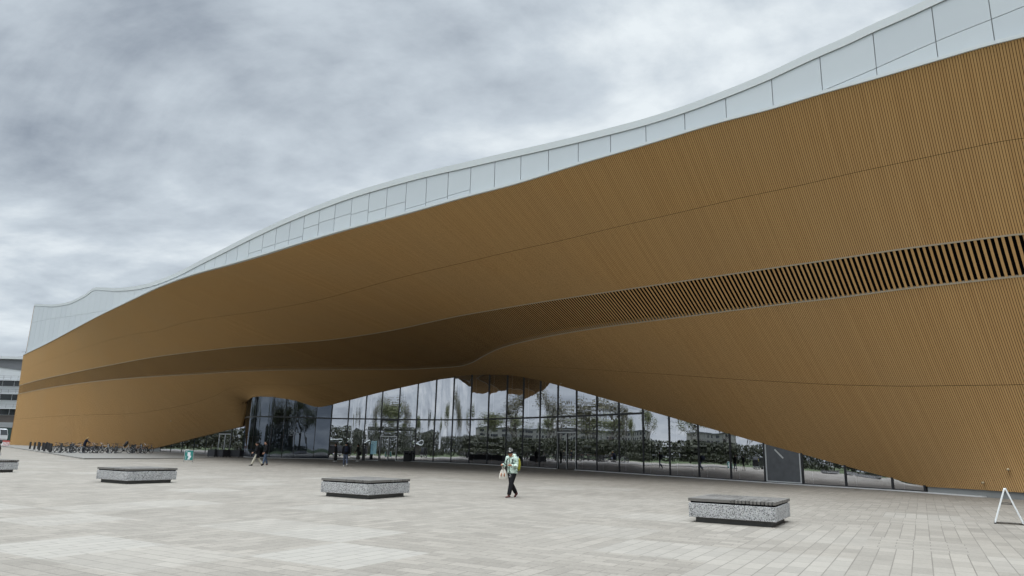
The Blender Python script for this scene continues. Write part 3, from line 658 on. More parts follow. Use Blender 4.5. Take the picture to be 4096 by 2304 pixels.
# ================================================================ BENCHES
E1D=np.array([CU,SU,0]); E2D=np.array([-SU,CU,0])
def make_bench():
    r=empty('plaza_bench')
    mb=MB(); mb.box((0,0,.05),(1.72,1.72,.112)); o=mb.build('plinth','bench_base',r); soften(o,.004)
    mb=MB(); mb.box((0,0,.26),(1.98,1.98,.30)); 
    o=mb.build('stone_block','granite',r); soften(o,.012,3)
    mb=MB()
    for s in (-1,1):                     # fine saw joints in the stone faces
        mb.box((s*.73,-.991,.26),(.006,.004,.296)); mb.box((s*.73,.991,.26),(.006,.004,.296)); mb.box((-.991,s*.73,.26),(.004,.006,.296)); mb.box((.991,s*.73,.26),(.004,.006,.296))
    mb.build('stone_joint','joint_grey',r)
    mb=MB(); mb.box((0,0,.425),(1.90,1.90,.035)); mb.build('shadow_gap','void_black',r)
    rg=np.random.default_rng(3); mb=MB(); H=1.0; n=12; p=H/n
    for qx in (-1,1):
        for qy in (-1,1):
            along=qx*qy<0
            for k in range(n):
                c=-H/2+(k+.5)*p; dz=rg.uniform(-.0025,.0025)
                if along: mb.box((qx*.5+c,qy*.5,.478+dz),(p-.027,H-.006,.066),tone=float(rg.random()))
                else: mb.box((qx*.5,qy*.5+c,.478+dz),(H-.006,p-.027,.066),tone=float(rg.random()))
    o=mb.build('slatted_top','grey_timber',r); soften(o,.004)
    return r
simple('bench_base',(.12,.12,.115),.8,.25,5)
bench=make_bench()
for i,((x,y),lb) in enumerate((((6.03,18.8),'nearest square granite bench with slatted timber top, at the right before the lowest glass panes'),((-4.8,24.62),'square granite bench with slatted timber top, left of the woman looking at her phone'),((-15.04,29.38),'square granite bench with slatted top, farther back between the bicycle stands and the camera'),((-25.24,34.75),'square granite bench cut off by the left edge of the photo'))):
    o=bench if i==0 else copy_tree(bench); o.location=(x,y,.0); o.rotation_euler=(0,0,GA+math.pi/2); o.scale=(1.06,1.06,1.14); tag(o,lb,'bench','granite benches on the plaza')
# ================================================================ SIGNS
def col_mat(n,c,r=.6,v=.06): return simple(n,c,r,v,6)
col_mat('frame_white',(.78,.8,.8),.4); col_mat('teal_print',(.03,.24,.21),.35); col_mat('print_white',(.80,.83,.84),.45); col_mat('print_pale',(.45,.62,.6),.45)
a=gnd(3981,2095); b=gnd(4095,2101.5); c=(a+b)/2; half=np.linalg.norm(b-a)/2; ax=(b-a)/(2*half); vw=np.array([c[0],c[1],0]); vw/=np.linalg.norm(vw)
sg=empty('folding_sign',tuple(c)); tag(sg,'white folding sign stood edge on at the right beneath the timber wall','sign')
ap=np.array([0,0,.93])
for s,nm in ((-1,'panel_frame'),(1,'panel_frame')):
    f=ax*s*half; mb=MB()
    for wv in (0,.62):
        mb.beam(f+vw*wv+[0,0,.03],ap+ax*s*.012+vw*wv,.034,.045,up=tuple(vw))
    for k in (.06,.97):
        q=f+(ap-f)*k; mb.beam(q,q+vw*.62,.03,.03)
    o=mb.build(nm,'frame_white',sg); soften(o,.004)
    mb=MB(); q0=f+(ap-f)*.08; q1=f+(ap-f)*.96; off=ax*s*.004
    mb.add([q0+off+vw*.02,q0+off+vw*.6,q1+off+vw*.6,q1+off+vw*.02,q0-off+vw*.02,q0-off+vw*.6,q1-off+vw*.6,q1-off+vw*.02],[(0,1,2,3),(7,6,5,4),(0,4,5,1),(2,6,7,3)]); mb.build('poster','print_white',sg)
    mb=MB()
    for wv in (0,.62): mb.box(f+vw*wv+[0,0,.015],(.05,.05,.03),math.atan2(ax[1],ax[0]))
    mb.build('rubber_foot','black_metal',sg)
mb=MB(); mb.beam(-ax*half*.44+[0,0,.53],ax*half*.44+[0,0,.53],.012,.02); mb.beam(-ax*half*.44+[0,0,.555],[0,0,.57],.01,.014); mb.beam(ax*half*.44+[0,0,.555],[0,0,.57],.01,.014); mb.build('hinge_bar','black_metal',sg)
# teal poster board
c=gnd(752.5,1849); sg=empty('poster_stand',tuple(c),math.atan2(c[1],c[0])-math.pi/2+.06); tag(sg,'small teal poster stand with silver frame, beside the black planters','sign')
mb=MB(); lean=.10
def L_(x,z): return (x,lean*z,z)
mb.tube([L_(-.33,.0),L_(-.33,.9),L_(-.29,.94),L_(.29,.94),L_(.33,.9),L_(.33,0)],.018,8); mb.tube([L_(-.33,.16),L_(.33,.16)],.014,8); mb.tube([(-.33,.34,0),(-.33,.1,.9)],.014,8); mb.tube([(.33,.34,0),(.33,.1,.9)],.014,8)
mb.build('tubular_frame','alu',sg,True)
mb=MB(); mb.beam(L_(0,.17),L_(0,.9),.58,.02,up=(0,1,0)); mb.build('poster','teal_print',sg)
mb=MB()
def flat(pts,y0=-.016): 
    P=[(x,lean*z+y0,z) for x,z in pts]; k=len(P); Q=[(x,y+.004,z) for x,y,z in P]; mb.add(P+Q,[tuple(range(k)),tuple(range(2*k-1,k-1,-1))]+[(i,(i+1)%k,k+(i+1)%k,k+i) for i in range(k)])
flat([(-.10,.78),(.08,.78),(.10,.72),(.10,.52),(.17,.50),(.16,.40),(.08,.28),(.08,.21),(-.08,.21),(-.07,.30),(-.02,.42),(-.11,.50),(-.12,.60)])
mb.build('printed_shape','print_white',sg)
mb=MB(); flat([(-.235,.22),(-.205,.22),(-.205,.5),(-.235,.5)]); 
for k in range(5): flat([(-.25,.86-.022*k),(-.14+.012*(k%3),.86-.022*k),(-.14+.012*(k%3),.848-.022*k),(-.25,.848-.022*k)])
mb.build('printed_text','print_pale',sg)
# ================================================================ PLANTERS, SCREEN, BINS
simple('planter_panel',(.035,.037,.042),.55,.2,3); simple('planter_side',(.075,.08,.085),.5,.2,3)
GTOP=.006
def planter(c,lx,ly,rz,lb):
    r=empty('planter_box',tuple(c),rz); tag(r,lb,'planter','black planter boxes by the side door')
    H=.78; mb=MB(); t=.03
    for s in (-1,1):
        mb.box((0,s*(ly/2-t/2),.09+H/2-.045),(lx,t,H-.09)); mb.box((s*(lx/2-t/2),0,.09+H/2-.045),(t,ly-2*t,H-.09))
    mb.box((0,0,.11),(lx-2*t,ly-2*t,.03)); o=mb.build('panel','planter_panel',r); soften(o,.004)
    mb=MB(); mb.box((0,0,H-.05),(lx-2*t,ly-2*t,.03)); mb.build('soil','dark_backing',r)
    for sx in (-1,1):
        for sy in (-1,1):
            mb=MB(); mb.tube([(sx*(lx/2-.1),sy*(ly/2-.08)-.02,.045),(sx*(lx/2-.1),sy*(ly/2-.08)+.02,.045)],.045,10); mb.box((sx*(lx/2-.1),sy*(ly/2-.08),.075),(.05,.06,.03)); mb.build('castor','black_metal',r)
    return r
rzp=GA+math.radians(2)
def at(px,Y,z=0.):
    r=ray(px,1826.); q=OO+r*(Y/r[1]); return np.array([q[0],q[1],z])
planter(at(858,77.2),1.0,1.1,rzp,'black planter box on castors, leftmost of the row by the side door')
planter(at(893,77.0),1.05,1.0,rzp,'black planter box in the middle of the row before the side door')
planter(at(938,77.6),1.6,.9,math.radians(-8),'longest black planter box, next to the round glass bay')
# information screen
simple('screen_black',(.01,.01,.012),.3,.0,1)
m,nt,b=newmat('lit_screen'); b.inputs['Base Color'].default_value=(.05,.12,.16,1); b.inputs['Emission Color'].default_value=(.28,.52,.62,1); b.inputs['Emission Strength'].default_value=1.
m,nt,b=newmat('screen_dark_text'); b.inputs['Base Color'].default_value=(.02,.05,.07,1); b.inputs['Roughness'].default_value=.3
c=gnd(1492,1840.5); yw=math.atan2(c[1],c[0])-math.pi/2
r=empty('information_screen',tuple(c),yw-.35); tag(r,'tall pale blue information screen on a black stand beside the entrance','screen')
mb=MB(); mb.box((0,.0,.29),(.5,.09,.58)); mb.box((0,0,.02),(.66,.4,.04)); soften(mb.build('stand','black_metal',r),.006)
mb=MB(); mb.box((0,0,1.37),(.80,.10,1.62)); soften(mb.build('casing','screen_black',r),.008)
mb=MB(); mb.box((0,-.053,1.37),(.68,.012,1.46)); mb.build('display','lit_screen',r)
mb=MB(); rg=np.random.default_rng(2)
for k in range(9):
    z=2.02-k*.115; wd=rg.uniform(.25,.52); mb.box((-.29+wd/2,-.061,z),(wd,.006,.016 if k%3 else .026))
mb.build('text_line','screen_dark_text',r)
c=gnd(1453,1841.5); r=empty('ashtray_column',tuple(c),yw); tag(r,'slim black column with small pale symbols beside the information screen','column')
mb=MB(); mb.box((0,0,.88),(.34,.24,1.76)); soften(mb.build('column_body','black_metal',r),.01)
mb=MB(); mb.add([(-.02,-.125,1.50),(.08,-.125,1.50),(.08,-.125,1.60),(.03,-.125,1.66),(-.02,-.125,1.58)],[(0,1,2,3,4)]); mb.box((.05,-.124,1.33),(.06,.006,.05)); mb.build('symbol','print_white',r)
def bin_(c,w_,d2,h,rz,lb,mat):
    r=empty('waste_bin',tuple(c),rz); tag(r,lb,'bin','waste bins by the entrance')
    mb=MB(); mb.box((0,0,h/2),(w_,d2,h-.04)); soften(mb.build('bin_body',mat,r),.01)
    mb=MB(); mb.box((0,0,h),(w_+.02,d2+.02,.05)); soften(mb.build('lid','black_metal',r),.006)
    for k in range(3):
        mb=MB(); mb.tube([(w_*(-.3+.3*k),-d2/2+.03,h+.02),(w_*(-.3+.3*k),-d2/2+.03,h+.07)],.03,10); mb.build('knob','alu',r,True)
    mb=MB(); mb.box((0,-d2/2-.006,h*.76),(w_*.7,.012,.12)); mb.build('slot','void_black',r)
bin_(gnd(1623,1846),.50,.45,1.08,yw+.1,'black waste bin standing right of the main entrance door','black_metal')
bin_(at(1638,gnd(1623,1846)[1]+.35),.26,.3,.95,yw+.1,'narrow black waste bin close beside the wider black bin','black_metal')
bin_(at(1654,gnd(1623,1846)[1]+.7),.42,.4,1.1,yw+.1,'dark grey waste bin nearest the glass wall, right of the black bins','planter_side')
# decals on the glass: ring with crossed cutlery on the bay, ring with an L on the entrance wall
simple('decal',(.62,.66,.72),.5,.03,3)
def on_glass(fn,L,px,z): 
    q=station(fn,L,px); p=fn(q); t=fn(q+.1)-fn(q-.1); t/=np.linalg.norm(t); nn=np.array([t[1],-t[0]]); nn=nn if nn@(-p)>0 else -nn
    if t[0]<0: t=-t
    return np.array([p[0]+nn[0]*.04,p[1]+nn[1]*.04,z]),np.array([t[0],t[1],0]),np.array([0,0,1.])
def ring(mb,c,t,u,r,wd=.02): mb.tube([c+t*r*math.cos(a)+u*r*math.sin(a) for a in np.linspace(0,2*math.pi,33)[:-1]],wd,6,closed=True)
c,t,u=on_glass(fm,LM,1158,2.75); mb=MB(); ring(mb,c,t,u,.31,.016)
for s in (-1,1):
    mb.tube([c+t*s*-.17-u*.17,c+t*s*.10+u*.10],.016,6); mb.tube([c+t*s*.06+u*.10,c+t*s*.13+u*.19,c+t*s*.2+u*.2,c+t*s*.18+u*.12,c+t*s*.10+u*.06],.014,6)
mb.tube([c+t*.3+t*.08*k+u*(.0+.04*math.sin(k*.9)) for k in range(12)],.012,5)
part(mb,'cafe_symbol','decal')
c,t,u=on_glass(fm,LM,2034,2.65); mb=MB(); ring(mb,c,t,u,.33,.018); mb.tube([c-t*.1+u*.17,c-t*.1-u*.15,c+t*.12-u*.15],.02,6); mb.tube([c+t*.12+u*.17,c+t*.12-u*.15],.012,6); part(mb,'ring_symbol','decal')
# small wall lamps on the timber
simple('brass',(.55,.45,.30),.35,.05,4,metal=.6)
def wall_lamp(px,py):
    P=None; best=1e9
    for s in np.arange(-6,SL,.5):
        g=surf(np.full(60,s),np.linspace(.02,1,60)); e=((proj(g)-[px,py])**2).sum(1); k=e.argmin()
        if e[k]<best: best=e[k];P=g[k]
    nn=np.array([-n_[0],-n_[1],0]); mb=MB(); mb.tube([P,P+nn*.12],.035,10); mb.ell(P+nn*.14,(.065,.065,.06)); return part(mb,'wall_lamp','brass',True)
for p in ((3930,1938),(4030,1873),(685,1682),(2250,1538)): wall_lamp(*p)
# ================================================================ BICYCLE STANDS AND BICYCLES
SLABZ=.10
def make_stand():
    r=empty('bicycle_stand'); mb=MB(); mb.box((0,0,.46),(.075,.34,.92)); soften(mb.build('steel_plate','black_metal',r),.01)
    mb=MB(); mb.box((0,0,.008),(.16,.42,.016)); mb.build('foot_plate','black_metal',r); return r
spx=[(118.6,1796),(136.3,1798.7),(151.8,1795.8),(155.3,1802.2),(169.3,1799.9),(176.3,1805.7),(184.4,1796.4),(190.3,1802.2),(197.8,1807.4),(201,1810.4),(241,1810),(278.8,1810.4),(283.4,1805.7),(288.6,1806.3),(430,1810.4),(525.3,1812.4),(535,1811.5),(562,1811.2)]
sp0=make_stand()
for i,(x,y) in enumerate(spx):
    o=sp0 if i==0 else copy_tree(sp0); q=gnd(x,y,SLABZ); o.location=tuple(q); o.rotation_euler=(0,0,math.radians(62))
    if i<10: lb='black steel bicycle stand in the empty rows at the far left'
    elif i<14: lb='black steel bicycle stand among the parked bicycles left of the blond woman'
    elif i==14: lb='black steel bicycle stand just right of the white city bicycle'
    elif i<17: lb='black steel bicycle stand standing free between the bag carrying bicycle and the silver one'
    else: lb='black steel bicycle stand behind the silver bicycle near the glass'
    tag(o,lb,'bicycle stand','bicycle stands on the raised pavement')
simple('tyre',(.015,.015,.016),.8,.1,9); simple('chrome',(.6,.61,.63),.25,.05,4,metal=.8); simple('saddle_black',(.02,.02,.02),.6,.1,9); simple('saddle_tan',(.35,.25,.15),.6,.1,9)
def make_bike(frame,fend=True,step=False,basket=False,bag=False,saddle='saddle_black'):
    r=empty('bicycle'); R=.345; wb=1.06
    for x in (-wb/2,wb/2):
        mb=MB(); mb.tube([(x+R*math.cos(a),0,R+R*math.sin(a)) for a in np.linspace(0,2*math.pi,25)[:-1]],.03,6,closed=True); wh=mb.build('wheel','tyre',r,True)
        mb=MB(); mb.tube([(x+(R-.03)*math.cos(a),0,R+(R-.03)*math.sin(a)) for a in np.linspace(0,2*math.pi,25)[:-1]],.010,4,closed=True)
        for k in range(14): a=2*math.pi*k/14; mb.beam((x,.02*(-1)**k,R),(x+(R-.03)*math.cos(a),0,R+(R-.03)*math.sin(a)),.004)
        mb.tube([(x,-.05,R),(x,.05,R)],.022,8); mb.build('rim','chrome',wh,True)
        if fend:
            mb=MB(); mb.tube([(x+(R+.045)*math.cos(a),0,R+(R+.045)*math.sin(a)) for a in np.linspace(.25,math.pi-.1,12)],[(.028,.008)]*12,6); mb.build('mudguard',frame,r,True)
    bb=(-.08,0,.29); hd=(.36,0,.86); hd2=(.38,0,.72); st=(-.20,0,.80); ra=(-wb/2,0,R)
    mb=MB()
    if step: mb.tube([hd2,(.12,0,.40),bb],.022,8); mb.tube([hd,(.10,0,.52),(-.12,0,.44)],.018,8)
    else: mb.tube([hd,st],.018,8); mb.tube([hd2,bb],.02,8)
    mb.tube([bb,st],.018,8); 
    for s in (-1,1): mb.tube([bb,(ra[0],s*.05,R)],.011,6); mb.tube([st,(ra[0],s*.05,R)],.009,6); mb.tube([(.385,s*.03,.7),(wb/2,s*.05,R)],.012,6)
    mb.tube([(.35,0,.93),(.385,0,.68)],.022,8); mb.build('frame',frame,r,True)
    mb=MB(); mb.tube([st,(-.23,0,.93)],.014,8); mb.build('seat_post','chrome',r,True)
    mb=MB(); mb.tube([(-.37,0,.955),(-.28,0,.965),(-.16,0,.955),(-.07,0,.95)],[(.075,.03),(.085,.035),(.045,.025),(.02,.018)],10); mb.build('saddle',saddle,r,True)
    mb=MB(); mb.tube([(.35,0,.9),(.34,0,1.04)],.014,8); mb.tube([(.20,-.29,1.05),(.30,-.24,1.06),(.37,-.06,1.05),(.37,.06,1.05),(.30,.24,1.06),(.20,.29,1.05)],.013,6); mb.build('handlebar','chrome' if step else 'black_metal',r,True)
    mb=MB()
    for s in (-1,1): mb.tube([(.20,s*.29,1.05),(.29,s*.245,1.058)],.019,8)
    mb.build('grip','saddle_black',r,True)
    mb=MB(); mb.tube([(-.08,-.06,.29),(-.08,.06,.29)],.09,14); mb.beam((-.08,.07,.29),(.02,.07,.15),.02); mb.beam((-.08,-.07,.29),(-.18,-.07,.43),.02); mb.box((.04,.12,.14),(.09,.08,.02)); mb.box((-.2,-.12,.44),(.09,.08,.02)); mb.build('crank','black_metal',r)
    mb=MB(); mb.beam((-.62,.07,.74),(-.22,.07,.76),.012); mb.beam((-.62,-.07,.74),(-.22,-.07,.76),.012); mb.beam((-.62,-.07,.74),(-.62,.07,.74),.012); mb.beam((-.53,.07,.36),(-.56,.07,.74),.01); mb.beam((-.53,-.07,.36),(-.56,-.07,.74),.01); mb.build('luggage_rack','black_metal',r)
    mb=MB(); mb.ell((.43,0,.88),(.04,.04,.04)); mb.build('front_lamp','chrome',r,True)
    if basket:
        mb=MB(); z0,z1=.80,1.02
        for z,w_,l_ in ((z0,.12,.13),((z0+z1)/2,.14,.15),(z1,.16,.17)):
            P=[(.58+l_*a,w_*b_,z) for a,b_ in ((-1,-1),(1,-1),(1,1),(-1,1))]; mb.tube(P,.008,5,closed=True)
        for k in range(12):
            a=2*math.pi*k/12; ca,sa=math.cos(a),math.sin(a); mq=max(abs(ca),abs(sa)); mb.beam((.58+.13*ca/mq,.12*sa/mq,z0),(.58+.17*ca/mq,.16*sa/mq,z1),.006)
        mb.box((.58,0,z0),(.26,.24,.01)); mb.build('basket','black_metal',r)
    if bag:
        mb=MB(); mb.tube([(-.1,.02,.72),(.02,.02,.9),(.14,.02,1.15),(.2,.02,1.3)],[(.14,.12),(.2,.16),(.2,.16),(.15,.1)],10); mb.build('child_seat','saddle_black',r,True)
    return r
for n,c in (('bike_black',(.02,.02,.022)),('bike_white',(.62,.63,.62)),('bike_silver',(.42,.43,.45)),('bike_red',(.12,.03,.025)),('bike_blue',(.03,.045,.09)),('bike_grey',(.09,.095,.1))): simple(n,c,.35,.05,5)
BK=[((225,1811.3),150,'bike_black',dict(fend=False),'black bicycle with wide handlebar, leftmost of the parked bicycles'),
((251,1811.3),40,'bike_grey',dict(fend=True),'dark grey bicycle right behind the leftmost black bicycle'),
((268,1811.0),25,'bike_black',dict(step=True),'black step through bicycle in the dense cluster left of the blond woman'),
((303,1811.6),20,'bike_silver',dict(fend=True),'silver framed bicycle immediately left of the blond woman'),
((318,1810.2),60,'bike_black',dict(),'black bicycle partly hidden behind the blond woman'),
((345,1811.8),165,'bike_blue',dict(),'dark blue bicycle the blond woman leans over'),
((360,1811.8),60,'bike_grey',dict(step=True),'grey step through bicycle right of the blond woman'),
((374,1811.6),150,'bike_black',dict(fend=False),'black bicycle with flat handlebar halfway between the blond woman and the white bicycle'),
((391,1811.8),75,'bike_blue',dict(step=True),'dark blue city bicycle against the left of the white one'),
((413,1811.9),35,'bike_white',dict(step=False,saddle='saddle_tan'),'white framed bicycle with pale saddle'),
((452,1812.1),140,'bike_black',dict(fend=True),'black bicycle standing apart with a large round rear wheel'),
((463,1812.0),110,'bike_grey',dict(),'grey bicycle close behind the black bicycle that stands apart'),
((497,1812.2),10,'bike_white',dict(step=True,basket=True,bag=True,saddle='saddle_tan'),'white bicycle carrying a big black seat and a front basket'),
((548,1812.4),15,'bike_silver',dict(fend=True),'silver bicycle with chrome lamp near the end of the row'),
((566,1812.4),75,'bike_red',dict(step=True),'brownish bicycle right behind the silver bicycle'),
((592,1812.8),80,'bike_grey',dict(fend=False,saddle='saddle_tan'),'last bicycle of the row, beside the foot of the sloping glass')]
for (x,y),hd,fr,kw,lb in BK:
    o=make_bike(fr,**kw); q=gnd(x,y,SLABZ); o.location=(q[0],q[1],SLABZ); o.rotation_euler=(math.radians(3),0,math.radians(hd)); tag(o,lb,'bicycle','bicycles parked along the timber wall')
# ================================================================ PEOPLE
dg=bpy.context.evaluated_depsgraph_get
def remesh(mb,name,mat,parent,vox=.013,smooth=4,pre=None):
    o=bpy.data.objects.new('tmp',mb.mesh('tmp',[mat])); col.objects.link(o)
    r=o.modifiers.new('r','REMESH'); r.mode='VOXEL'; r.voxel_size=vox; r.use_smooth_shade=True
    s=o.modifiers.new('s','SMOOTH'); s.iterations=smooth; s.factor=.5
    d=dg(); d.update(); me=bpy.data.meshes.new_from_object(o.evaluated_get(d)); me.name=name
    bpy.data.objects.remove(o); me.materials.clear(); me.materials.append(M(mat))
    q=bpy.data.objects.new(name,me); col.objects.link(q); q.parent=parent; return q
def rotx(v,a):   # pitch in the x-z plane (x forward)
    return np.array([v[0]*math.cos(a)+v[2]*math.sin(a),v[1],-v[0]*math.sin(a)+v[2]*math.cos(a)])
for n,c in (('skin',(.42,.24,.17)),('skin_tan',(.36,.17,.105)),('cloth_black',(.012,.012,.014)),('cloth_navy',(.016,.02,.035)),('denim',(.085,.115,.17)),('denim_grey',(.085,.10,.14)),('beige',(.50,.47,.38)),('coat_dark',(.028,.028,.027)),('coat_grey',(.085,.08,.075)),('hair_dark',(.012,.009,.007)),('hair_blond',(.42,.30,.13)),('shoe_white',(.6,.6,.58)),('shoe_brown',(.10,.045,.04)),('shoe_black',(.015,.015,.015)),('lime',(.27,.26,.035)),('scarf',(.62,.5,.33)),('white_shirt',(.55,.55,.53))): simple(n,c,.85,.16,14,bump=.15,spec=.15)
def pattern(name,base,dark,light,sc,p0,p1):
    m,nt,b=newmat(name); tc=nd(nt,'ShaderNodeTexCoord'); nz=nd(nt,'ShaderNodeTexNoise',Scale=sc,Detail=3.,Roughness=.55,Distortion=.6); nt.links.new(tc.outputs['Object'],nz.inputs['Vector'])
    cr=nd(nt,'ShaderNodeValToRGB'); nt.links.new(nz.outputs['Fac'],cr.inputs[0]); e=cr.color_ramp.elements; e[0].position=p0; e[0].color=dark+(1,); e[1].position=p1; e[1].color=base+(1,); q=cr.color_ramp.elements.new(min(.98,p1+.12)); q.color=light+(1,)
    nt.links.new(cr.outputs[0],b.inputs['Base Color']); b.inputs['Roughness'].default_value=.75
pattern('mint_print',(.42,.56,.47),(.045,.07,.06),(.68,.76,.68),8.5,.36,.47)
pattern('hat_print',(.02,.02,.02),(.012,.012,.012),(.72,.72,.66),20.,.50,.53)
def hand(mb,w_,d1,up,curl=.5,side=1,k=1.):
    """palm with five unequal bent fingers; w_ wrist, d1 direction, up = back of the hand"""
    d1=d1/np.linalg.norm(d1); up=up-d1*(up@d1); up/=np.linalg.norm(up); lat=np.cross(up,d1)*side
    mb.tube([w_,w_+d1*.04*k,w_+d1*.085*k],[(.022,.03),(.016,.04),(.013,.04)],8)
    for i,(o,L) in enumerate(((-.03,.062),(-.01,.074),(.011,.07),(.031,.055))):
        p=w_+d1*.083*k+lat*o*k; a=curl*.6; q=p+(d1*math.cos(a)-up*math.sin(a))*L*.5*k; a2=curl*1.5; e=q+(d1*math.cos(a2)-up*math.sin(a2))*L*.5*k
        mb.tube([p-d1*.01,p,q,e],[.0098,.0098,.009,.007],6)
    p=w_+d1*.03*k-lat*.033*k; q=p+(d1*.7-lat*.7)*.03*k; e=q+(d1*.9-up*.4)*.028*k; mb.tube([p,q,e],[.012,.011,.008],6)
def person(label,loc,heading,H=1.72,legs=((.3,.15),(-.3,.25)),arms=((.25,.3,.12),(-.25,.35,.12)),lean=.03,head=(0.,0.),skin='skin',top='cloth_black',bottom='denim',shoe='shoe_black',hair='hair_dark',hair_long=.0,coat=0.,hood=False,hat=None,fat=1.,vox=.016,group=None,seat=False,hands_dir=None,skirt=None):
    k=H/1.72; r=empty('person',tuple(loc),heading); tag(r,label,'person',group)
    hipc=np.array([0,0,.93*k]); sh=hipc+rotx(np.array([0,0,.50*k]),lean); nk=hipc+rotx(np.array([.01,0,.56*k]),lean); hc=nk+rotx(np.array([.03,0,.125*k]),lean+head[0])
    LG=[]
    for s,(a,b_) in zip((1,-1),legs):
        h=hipc+[0,s*.085*k,-.02*k]; kn=h+rotx(np.array([0,0,-.42*k]),-a); an=kn+rotx(np.array([0,0,-.41*k]),-a+b_); LG.append((h,kn,an,a-b_))
    lowest=min(l[2][2] for l in LG)-.085*k
    if not seat: 
        dz=np.array([0,0,-lowest]); 
    else: dz=np.array([0,0,seat-.93*k+.09])
    hipc=hipc+dz; sh=sh+dz;nk=nk+dz;hc=hc+dz; LG=[(a+dz,b_+dz,c+dz,g) for a,b_,c,g in LG]
    AR=[]
    for s,(a,b_,sp_) in zip((1,-1),arms):
        p=sh+[0,s*.185*k*fat,-.02*k]; up=rotx(np.array([0,0,-.29*k]),-a-lean*0); up[1]+=s*sp_*.29*k; e=p+up; lo=rotx(np.array([0,0,-.25*k]),-a-b_); lo[1]+=-s*sp_*.25*k*(1.2 if b_>.9 else 0); w_=e+lo; AR.append((p,e,w_,lo))
    # body: one continuous remeshed surface
    mb=MB(); T=lambda f:hipc+(nk-hipc)*f
    mb.tube([hipc-[0,0,.06*k],T(0.),T(.3),T(.62),T(.86),T(.98)],[(.13*k,.10*k),(.155*k,.11*k),(.12*k,.09*k),(.15*k,.105*k),(.16*k,.09*k),(.06*k,.055*k)],14)
    mb.tube([T(.93),nk+(hc-nk)*.5],[.052*k,.05*k],10)
    ry=Matrix.Rotation(head[1],3,'Z')@Matrix.Rotation(lean+head[0],3,'Y')
    hd=lambda x,y,z:hc+np.array(ry@Vector((x*k,y*k,z*k)))
    mb.ell(hc,(.098*k,.076*k,.118*k),14,10,rot=ry); mb.ell(hd(.045,0,-.06),(.055*k,.055*k,.06*k),10,8,rot=ry)
    mb.ell(hd(.103,0,-.012),(.02*k,.014*k,.026*k),8,6,rot=ry); mb.ell(hd(.088,0,.035),(.02*k,.05*k,.012*k),8,6,rot=ry); mb.ell(hd(.095,0,-.062),(.014*k,.024*k,.01*k),8,6,rot=ry)
    for s in (-1,1): mb.ell(hd(0,s*.078,-.005),(.025*k,.012*k,.033*k),8,6,rot=ry)
    for h,kn,an,g in LG: mb.tube([h+[0,0,.05*k],h,(h+kn)/2,kn,(kn+an)/2,an],[.07*k,.078*k,.065*k,.05*k,.05*k,.036*k],10)
    for (p,e,w_,lo),s in zip(AR,(1,-1)):
        mb.tube([p,(p+e)/2,e,(e+w_)/2,w_],[.05*k,.043*k,.037*k,.036*k,.027*k],10)
        hdv=lo if hands_dir is None else hands_dir[0 if s>0 else 1]
        hand(mb,w_,np.array(hdv,float),np.array([.4,s*1.,.3]) if hands_dir is None else np.array([0,s*.25,1.]),.5 if hands_dir is None else .9,s,k)
    remesh(mb,'body',skin,r,.011 if vox<.014 else .014,2)
    for s in (-1,1):
        mb=MB(); mb.ell(hd(.089,s*.032,.012),(.011*k,.014*k,.008*k),8,6); mb.build('eye','hair_dark',r,True)
    # trousers
    mb=MB(); mb.tube([hipc+[0,0,.08*k],hipc,hipc-[0,0,.07*k]],[(.155*k*fat,.115*k*fat),(.175*k*fat,.128*k*fat),(.15*k,.115*k)],14)
    for h,kn,an,g in LG:
        f=an+(kn-an)*.06; mb.tube([h+[0,0,.03*k],h+(kn-h)*.3,kn,(kn+an)/2,f],[.10*k*fat,.096*k*fat,.075*k*fat,.072*k*fat,.064*k*fat],12)
    if not skirt: remesh(mb,'trousers',bottom,r,vox,3)
    else:
        mb=MB(); mb.tube([hipc+[0,0,.1*k],hipc,hipc-[0,0,.35*k],hipc-[0,0,.72*k]],[(.15*k,.12*k),(.18*k,.14*k),(.2*k,.17*k),(.24*k,.21*k)],16); remesh(mb,'skirt',bottom,r,vox,3)
    # jacket / coat
    mb=MB(); low=hipc+[0,0,(-.06-coat)*k]
    prof=[low,hipc+[0,0,.02*k],T(.35),T(.65),T(.86),T(.96)]; rad=[((.185+.05*coat)*k*fat,(.14+.05*coat)*k*fat),(.185*k*fat,.142*k*fat),(.165*k*fat,.128*k*fat),(.185*k*fat,.138*k*fat),(.175*k,.12*k),(.085*k,.08*k)]
    mb.tube(prof,rad,16); mb.tube([T(.9),T(1.04)],[(.085*k,.082*k),(.07*k,.07*k)],12)
    for p,e,w_,lo in AR: mb.tube([sh*.45+p*.55,p,(p+e)/2,e,(e+w_)/2,w_+(e-w_)*.08],[.075*k*fat,.076*k*fat,.066*k*fat,.06*k*fat,.055*k*fat,.046*k*fat],12)
    if hood: mb.ell(nk+np.array([-.10*k,0,.0]),(.075*k,.13*k,.07*k),12,8)
    remesh(mb,'long_coat' if coat>.2 else 'jacket',top,r,vox,3)
    # shoes
    for i,(h,kn,an,g) in enumerate(LG):
        pt=min(.75,max(0,-g*1.0)) if not seat else 0; q=np.array([an[0],an[1],an[2]])
        mb=MB(); P=[(-.065,0,-.045),(-.02,0,-.042),(.07,0,-.052),(.145,0,-.06),(.185,0,-.063)]; P=[q+rotx(np.array(p)*k,pt) for p in P]
        mb.tube(P,[(.03*k,.038*k),(.042*k,.045*k),(.047*k,.035*k),(.045*k,.026*k),(.025*k,.018*k)],12); mb.tube([q+[0,0,.03*k],q-[0,0,.04*k]],[.045*k,.045*k],10)
        sh_=remesh(mb,'shoe',shoe,r,.011,2)
